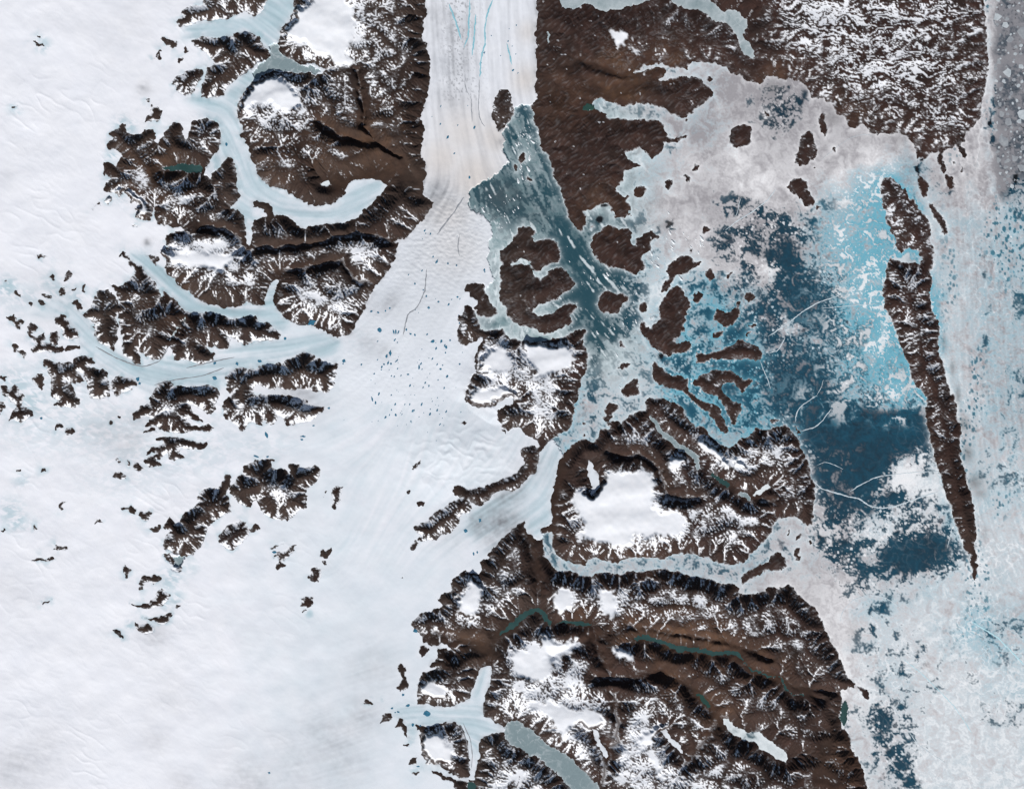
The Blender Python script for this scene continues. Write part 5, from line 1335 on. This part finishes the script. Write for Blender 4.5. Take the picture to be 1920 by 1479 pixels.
objs = {}
for pid, (k, nm, h, lab) in enumerate(ids):
    if k == 'S':
        o = cut('sea_ice', pid, 'sea', (('cover', cover_sea), ('cover2', cover_sea2)))
        tag(o, 'grey white and cyan sea ice filling the bays and the ocean on the right', None, None, 'structure')
        w = cut('sea_water', 2000, 'sea', (('cover', cover_sea), ('cover2', cover_sea2)))
        tag(w, 'dark blue open melt water between the sea ice on the right', None, None, 'structure')
    elif k == 'L':
        o = cut(nm, pid, 'rock', (('cover', cover_rock),))
    elif k == 'W':
        o = cut(nm, pid, LAKE_M[int(h)] if h in (1, 5) else 'sea', (('cover', cover_sea), ('cover2', cover_sea2)))
    else:
        o = cut(nm, pid, 'ice', (('cover', cover_ice),))
    if o is None: continue
    objs[pid] = o
    if k == 'I' or nm == 'terrain': tag(o, lab, None, None, 'structure')
    elif k in 'GLOW': tag(o, lab, {'rock_outcrop': 'rock outcrop'}.get(nm, nm))

land_ids = [i for i, t in enumerate(ids) if t[0] == 'L']
def mount(o, parent):
    o.parent = parent
    o.location = o.location - parent.location
for n, line in enumerate(cap_lines):
    o = cut('snow_cap', 1001 + n, 'rock', (('cover', cover_rock),))
    if o is None: continue
    cl = cells[1001 + n]
    own = np.bincount(labc.ravel()[cl]).argmax()
    mount(o, objs[int(own)])

for pid in land_ids:
    if ids[pid][1] == 'terrain' or pid not in objs: continue
    for base_, nm in ((10000, 'snow_cover'), (20000, 'cliff')):
        cl = cells.get(base_ + pid)
        if cl is None or len(cl) < 4: pass
        o = cut(nm, base_ + pid, 'rock', (('cover', cover_rock),))
        if o is not None:
            mount(o, objs[pid])
            o['kind'] = 'stuff'

# ------------------------------------------------------------------ thin things lying on the ice
def height_at(px, py):
    gi = np.clip(np.interp(py, ax_y, np.arange(NY)), 0, NY - 1.001)
    gj = np.clip(np.interp(px, ax_x, np.arange(NX)), 0, NX - 1.001)
    i, j = int(gi), int(gj)
    u_, v_ = gj - j, gi - i
    return float((z[i, j] * (1 - u_) + z[i, j + 1] * u_) * (1 - v_) + (z[i + 1, j] * (1 - u_) + z[i + 1, j + 1] * u_) * v_)
def label_at(px, py):
    j = np.clip(np.searchsorted(ax_x, px) - 1, 0, NX - 2)
    i = np.clip(np.searchsorted(ax_y, py) - 1, 0, NY - 2)
    return int(labc[i, j])
def smooth_path(path, seg=4.0, wob=1.0, seed=0):
    p = np.array(path, float)
    d = np.r_[0, np.cumsum(np.hypot(*np.diff(p, axis=0).T))]
    n = max(4, int(d[-1] / seg))
    t = np.linspace(0, d[-1], n)
    x, y = np.interp(t, d, p[:, 0]), np.interp(t, d, p[:, 1])
    for _ in range(2):
        x[1:-1] = .25 * x[:-2] + .5 * x[1:-1] + .25 * x[2:]
        y[1:-1] = .25 * y[:-2] + .5 * y[1:-1] + .25 * y[2:]
    r = np.random.default_rng(seed)
    x[1:-1] += r.normal(0, wob, n - 2) * .6; y[1:-1] += r.normal(0, wob, n - 2) * .6
    return np.stack([x, y], 1)
def ribbon(name, path, w, material, lift=.25, crest=.35, wob=1.0, seed=0, parent=None, depth=0.0):
    """a low bank (crest > 0) or a shallow channel fill along a line, following the ground"""
    p = smooth_path(path, 4.0, wob, seed)
    d = np.gradient(p, axis=0)
    d /= np.linalg.norm(d, axis=1)[:, None] + 1e-9
    n = np.stack([-d[:, 1], d[:, 0]], 1)
    r = np.random.default_rng(seed + 5)
    k = len(p)
    ww = w * .5 * (.6 + .8 * r.random(k)) * np.minimum(1, np.minimum(np.arange(k), np.arange(k)[::-1]) / 3 + .25)
    v, f = [], []
    for i in range(k):
        for s, hh in ((-1, 0), (0, crest * (.7 + .6 * r.random())), (1, 0)):
            x, y = p[i] + n[i] * ww[i] * s
            h0 = max(height_at(x, y), height_at(*p[i])) if crest < .2 else height_at(x, y)
            v.append(((x - CX) * S, (CY - y) * S, (h0 + lift + hh) * S))
        if i:
            a = 3 * (i - 1)
            f += [(a, a + 1, a + 4, a + 3), (a + 1, a + 2, a + 5, a + 4)]
    v = np.array(v)
    ctr = v[len(v) // 2].copy()
    me = bpy.data.meshes.new(name)
    me.from_pydata([tuple(q) for q in v - ctr], [], f)
    me.shade_smooth()
    me.materials.append(M[material])
    o = bpy.data.objects.new(name, me)
    o.location = ctr
    col.objects.link(o)
    if parent is not None: mount(o, parent)
    return o

for n, line in enumerate(RIDGES.strip().split('\n')):
    w, lab, p = line.split(';')
    o = ribbon('pressure_ridge', pts(p), float(w) * .55, 'ridge_cyan' if ('cyan crack' in lab or 'blue crack' in lab) else 'ridge_white', .02, .25, .45, n)
    tag(o, lab, 'ice ridge')

def find(txt): return [i for i, t in enumerate(ids) if t[3].startswith(txt)][0]
g_out, g_str, g_trk = objs[find('broad white outlet')], objs[find('wide wrinkled')], objs[find('striped blue grey')]
STREAMS = """842,8 855,42 865,75
881,0 880,30 878,70 870,90
892,28 890,62 885,105
924,0 912,32 909,55 910,82 902,110 900,145
950,82 957,110 960,122
899,150 897,200 900,225 909,238
883,180 885,212 885,230
872,140 873,165 880,180"""
for n, p in enumerate(STREAMS.split('\n')):
    ribbon('melt_stream_or_crevasse', pts(p), 2.6 if n < 5 else 1.3, 'stream_cyan' if n < 5 else 'stream_grey', .15, .05, .8, 40 + n, g_out)
GREY = """870,370 850,400 830,425 820,440
800,505 797,545 782,578 765,588 760,610 756,628
862,440 858,465 862,480"""
for n, p in enumerate(GREY.split('\n')):
    ribbon('melt_stream_or_crevasse', pts(p), 2.0 if n else 2.4, 'stream_grey', .2, .05, .5, 60 + n, g_str)  # the first line is a dark crevasse, laid in like a stream
MOR = """180,650 215,670 250,684 270,688 300,678 315,655
420,690 380,705 330,712 290,722
440,670 400,678 350,690"""
for n, p in enumerate(MOR.split('\n')):
    ribbon('moraine_band', pts(p), 1.6, 'moraine_grey', .15, .2, .4, 70 + n, g_trk)
sf = objs[find('starfish')]
for n, p in enumerate(('868,1355 882,1385 886,1415 884,1440', '862,1358 874,1385 880,1420')):
    ribbon('moraine_band', pts(p), 1.4, 'moraine_grey', .15, .2, .3, 80 + n, sf)

# ------------------------------------------------------------------ blue melt ponds, each its own
def blob_mesh(name, px, py, rx, ry, rot, material, lift, n=11, seed=0, dome=0.0, skew=0.0):
    r = np.random.default_rng(seed)
    c, s = math.cos(rot), math.sin(rot)
    rad = 1 + .28 * np.sin(np.arange(n) * 2.3 + r.random() * 6) * r.random() + r.normal(0, .12, n)
    v = []
    zc = max(height_at(px + dx, py + dy) for dx in (-rx, 0, rx) for dy in (-ry, 0, ry)) + lift
    v.append((0, 0, dome * S))
    jit = r.normal(0, skew, n)
    for k in range(n):
        a = 2 * math.pi * (k + jit[k]) / n
        x, y = rx * rad[k] * math.cos(a), ry * rad[k] * math.sin(a)
        v.append(((x * c - y * s) * S, (x * s + y * c) * S, 0))
    for k in range(n):
        q = v[1 + k]
        v.append((q[0] * 1.12, q[1] * 1.12, -.45 * S))
    f = [(0, 1 + k, 1 + (k + 1) % n) for k in range(n)]
    f += [(1 + k, 1 + n + k, 1 + n + (k + 1) % n, 1 + (k + 1) % n) for k in range(n)]
    me = bpy.data.meshes.new(name)
    me.from_pydata(v, [], f)
    me.materials.append(M[material])
    o = bpy.data.objects.new(name, me)
    o.location = ((px - CX) * S, (CY - py) * S, zc * S)
    col.objects.link(o)
    return o

PONDS = [(712,619,4.5,6,'largest blue pond, right of the round dark mountain point, on the wide ice stream'),(732,662,3,6,'tall blue pond on the middle of the wide ice stream'),(725,668,2.5,4,None),
 (738,622,1.8,5,None),(742,622,1.8,5.5,None),(747,623,1.8,4,None),(812,640,5,3,'flat oval blue pond at the right of the wide ice stream'),(836,650,4,2.5,None),(728,680,2,4.5,None),(645,677,4,4,None),(535,635,3,3.5,None),
 (709,586,2.5,2,None),(696,584,3,2,None),(731,578,2,2,None),(723,583,2,2,None),(804,577,3,3,None),(822,566,2.5,2,None),(856,498,2,2,None),(840,494,2,2,None),(858,557,2.5,2,None),(908,506,2,3,None),(909,510,1.5,2,None),
 (762,618,2,3,None),(770,626,3,2,None),(778,628,2,3,None),(786,688,2,5,None),(826,692,2.5,2,None),(862,683,2,2,None),(765,702,3,1.6,None),(830,685,1.5,1.5,None),(844,638,2,2,None),(720,683,2,2,None),(733,682,2,3,None),
 (698,748,1.6,6,None),(704,755,1.6,4,None),(741,758,1.8,3,None),(742,778,2.2,3,None),(403,681,4,3,'blue pond on the north side of the striped trunk glacier'),(403,709,5,4,'darker blue pond near the flat topped brown block on the trunk glacier'),
 (445,682,3,4,None),(259,711,4,5,'upper blue pond at the tip of the brown wedge'),(262,719,3,3,'lower blue pond at the tip of the brown wedge'),(78,784,3,3,None),(425,271,3,4,'tiny blue pond on the bend of the winding valley glacier'),
 (800,1337,8,6,'largest blue pond on the starfish shaped glacier'),(765,1322,5,3,'oval blue pond on the north side of the starfish shaped glacier'),(774,1358,3,4,None),(747,1334,4,2,None),(735,1327,3,2,None),(741,1335,2,1.5,None),(756,1302,3,3,None),
 (788,1360,2,1.5,None),(784,1436,4,1.5,None),(779,1182,4,4,None),(585,605,8,5,'teal pond in a notch of the round dark mountain by the trunk glacier'),(900,975,3,4,None),(873,995,4,4,None),(888,1038,2,4,None),(895,1035,2,3,None),(487,677,5,3,None),
 (500,815,3,7,None),(568,818,6,2,None),(566,824,4,2,None),(617,765,3,2,None),(588,798,3,1.5,None),(480,855,6,2,None),(502,856,3,2,None),(515,1035,5,2.5,None),(505,1448,3,2,None)]
for n, (px, py, rx, ry, lab) in enumerate(PONDS):
    if label_at(px, py) == SEA: continue
    o = blob_mesh('melt_pond', px, py, max(rx * .8, 1.2), max(ry * .8, 1.2), -.3 * (n % 3 - 1), 'pond_blue', .12, 10, n)
    where = 'on the open white ice'
    for key, ph in (('wide wrinkled', 'on the wide ice stream'), ('striped', 'on the striped trunk glacier'), ('starfish', 'on the starfish shaped glacier'),
                    ('broad white', 'on the broad outlet glacier'), ('smooth blue', 'in the bent channel glacier')):
        if ids[label_at(px, py)][3].startswith(key): where = ph
    tag(o, lab or 'small blue melt pond ' + where, 'melt pond', 'blue melt ponds on the glaciers')
r_ = np.random.default_rng(3)
n = 0
zones = [(760, 700, 90, 60, 50, .95), (840, 610, 60, 70, 24, 1.1), (780, 770, 110, 40, 40, .9), (780, 470, 50, 60, 10, 1.3), (930, 120, 50, 110, 14, 1.4), (860, 240, 40, 60, 8, 1.2)]
for zx, zy, sx, sy, cnt_, rr in zones:
    for _ in range(cnt_):
        px, py = r_.normal(zx, sx * .6), r_.normal(zy, sy * .6)
        if kind[label_at(px, py)] not in ('G', 'I', 'O'): continue
        if height_at(px, py) > 14: continue
        k = r_.random() ** 2 * 1.3 + .5
        o = blob_mesh('melt_pond', px, py, rr * k, rr * k * (1.2 + 1.2 * r_.random()), -.35 - .3 * r_.random(), 'pond_blue', .1, 7, 300 + n)
        tag(o, 'tiny blue melt pool dotted over the ' + ('broad outlet glacier' if py < 330 else 'upper wide ice stream' if py < 590 else 'lower wide ice stream'), 'melt pond', 'tiny melt pools on the glaciers')
        n += 1

# ------------------------------------------------------------------ icebergs drifting in the glacier fjord
def berg_proto(k):
    r = np.random.default_rng(900 + k)
    n = 7
    v = []
    for lev, (sc, zz_) in enumerate(((1.12, -.3), (1.0, .3), (.55, .55))):
        for q in range(n):
            a = 2 * math.pi * q / n + .2 * lev
            e = 1.9 if math.cos(a) > .5 else 1.0
            rr = sc * (1 + r.normal(0, .14))
            v.append((math.cos(a) * rr * e * S, math.sin(a) * rr * .62 * S, (zz_ + r.normal(0, .05)) * S))
    v.append((.25 * S, 0, .7 * S))
    f = []
    for lev in range(2):
        for q in range(n):
            a, b_ = lev * n + q, lev * n + (q + 1) % n
            f.append((a, b_, b_ + n, a + n))
    f += [(2 * n + q, 2 * n + (q + 1) % n, 3 * n) for q in range(n)]
    me = bpy.data.meshes.new('iceberg')
    me.from_pydata(v, [], f)
    me.materials.append(M['berg_white'])
    return me
bergs = [berg_proto(k) for k in range(5)]
zones = [(950, 395, 34, 22, 26, 'white iceberg sliver in the grey teal water by the glacier front'), (990, 300, 24, 40, 34, 'white iceberg in the upper teal fjord around its three small islets'),
         (985, 250, 16, 14, 26, 'white ice block in the narrow head of the teal fjord'), (1110, 510, 40, 40, 26, 'white iceberg in the dark teal strait east of the forked island'),
         (1190, 560, 36, 34, 22, 'white iceberg near the rounded dark island in the strait'), (1230, 480, 36, 40, 40, 'white iceberg in the pale speckled ice beside the broad hooked island'),
         (1180, 610, 40, 26, 26, 'white iceberg west of the long ribbed island'), (1290, 440, 50, 30, 30, 'white iceberg in the grey ice north of the archipelago'), (1180, 700, 34, 30, 14, 'white iceberg in the grey strait near the thin islets')]
n = 0
for zx, zy, sx, sy, cnt_, zl in zones:
    for _ in range(cnt_):
        px, py = r_.normal(zx, sx * .7), r_.normal(zy, sy * .7)
        if label_at(px, py) != SEA or n > 290: continue
        o = bpy.data.objects.new('iceberg', bergs[n % 5])
        o.location = ((px - CX) * S, (CY - py) * S, 0)
        k = .6 + 2.4 * r_.random() ** 4
        o.scale = (k * 1.25, k, k * .8)
        o.rotation_euler = (0, 0, math.radians(118 + r_.normal(0, 10)))
        tag(o, zl, 'iceberg', 'icebergs frozen into the glacier fjord')
        col.objects.link(o)
        n += 1

# ------------------------------------------------------------------ grey floes off the north east coast
n = 0
placed = []
for _ in range(3000):
    if n >= 150: break
    px, py = r_.uniform(1866, 1932), r_.uniform(-12, 352)
    R = 2.0 + 9 * r_.random() ** 2.5 + (7 * r_.random() if r_.random() < .08 else 0)
    if px - R < 1864 + 7 * math.sin(py / 31) + r_.normal(0, 6) or label_at(px, py) != SEA: continue
    if any(math.hypot(px - a, py - b_) < (R + c_) * .97 for a, b_, c_ in placed): continue
    placed.append((px, py, R))
    o = blob_mesh('ice_floe', px, py, R, R * r_.uniform(.75, 1.1), r_.uniform(0, 3), 'floe_grey' if r_.random() < .6 else 'floe_pale', .12, int(r_.integers(5, 9)), 600 + n, 0.0, .22)
    if R < 9:
        tag(o, 'angular grey ice floe packed among others off the north east coast', 'ice floe', 'ice floes off the north east coast')
    else:
        tag(o, 'wide grey ice floe among smaller ones off the north east coast', 'ice floe', 'wide ice floes off the north east coast')
    n += 1
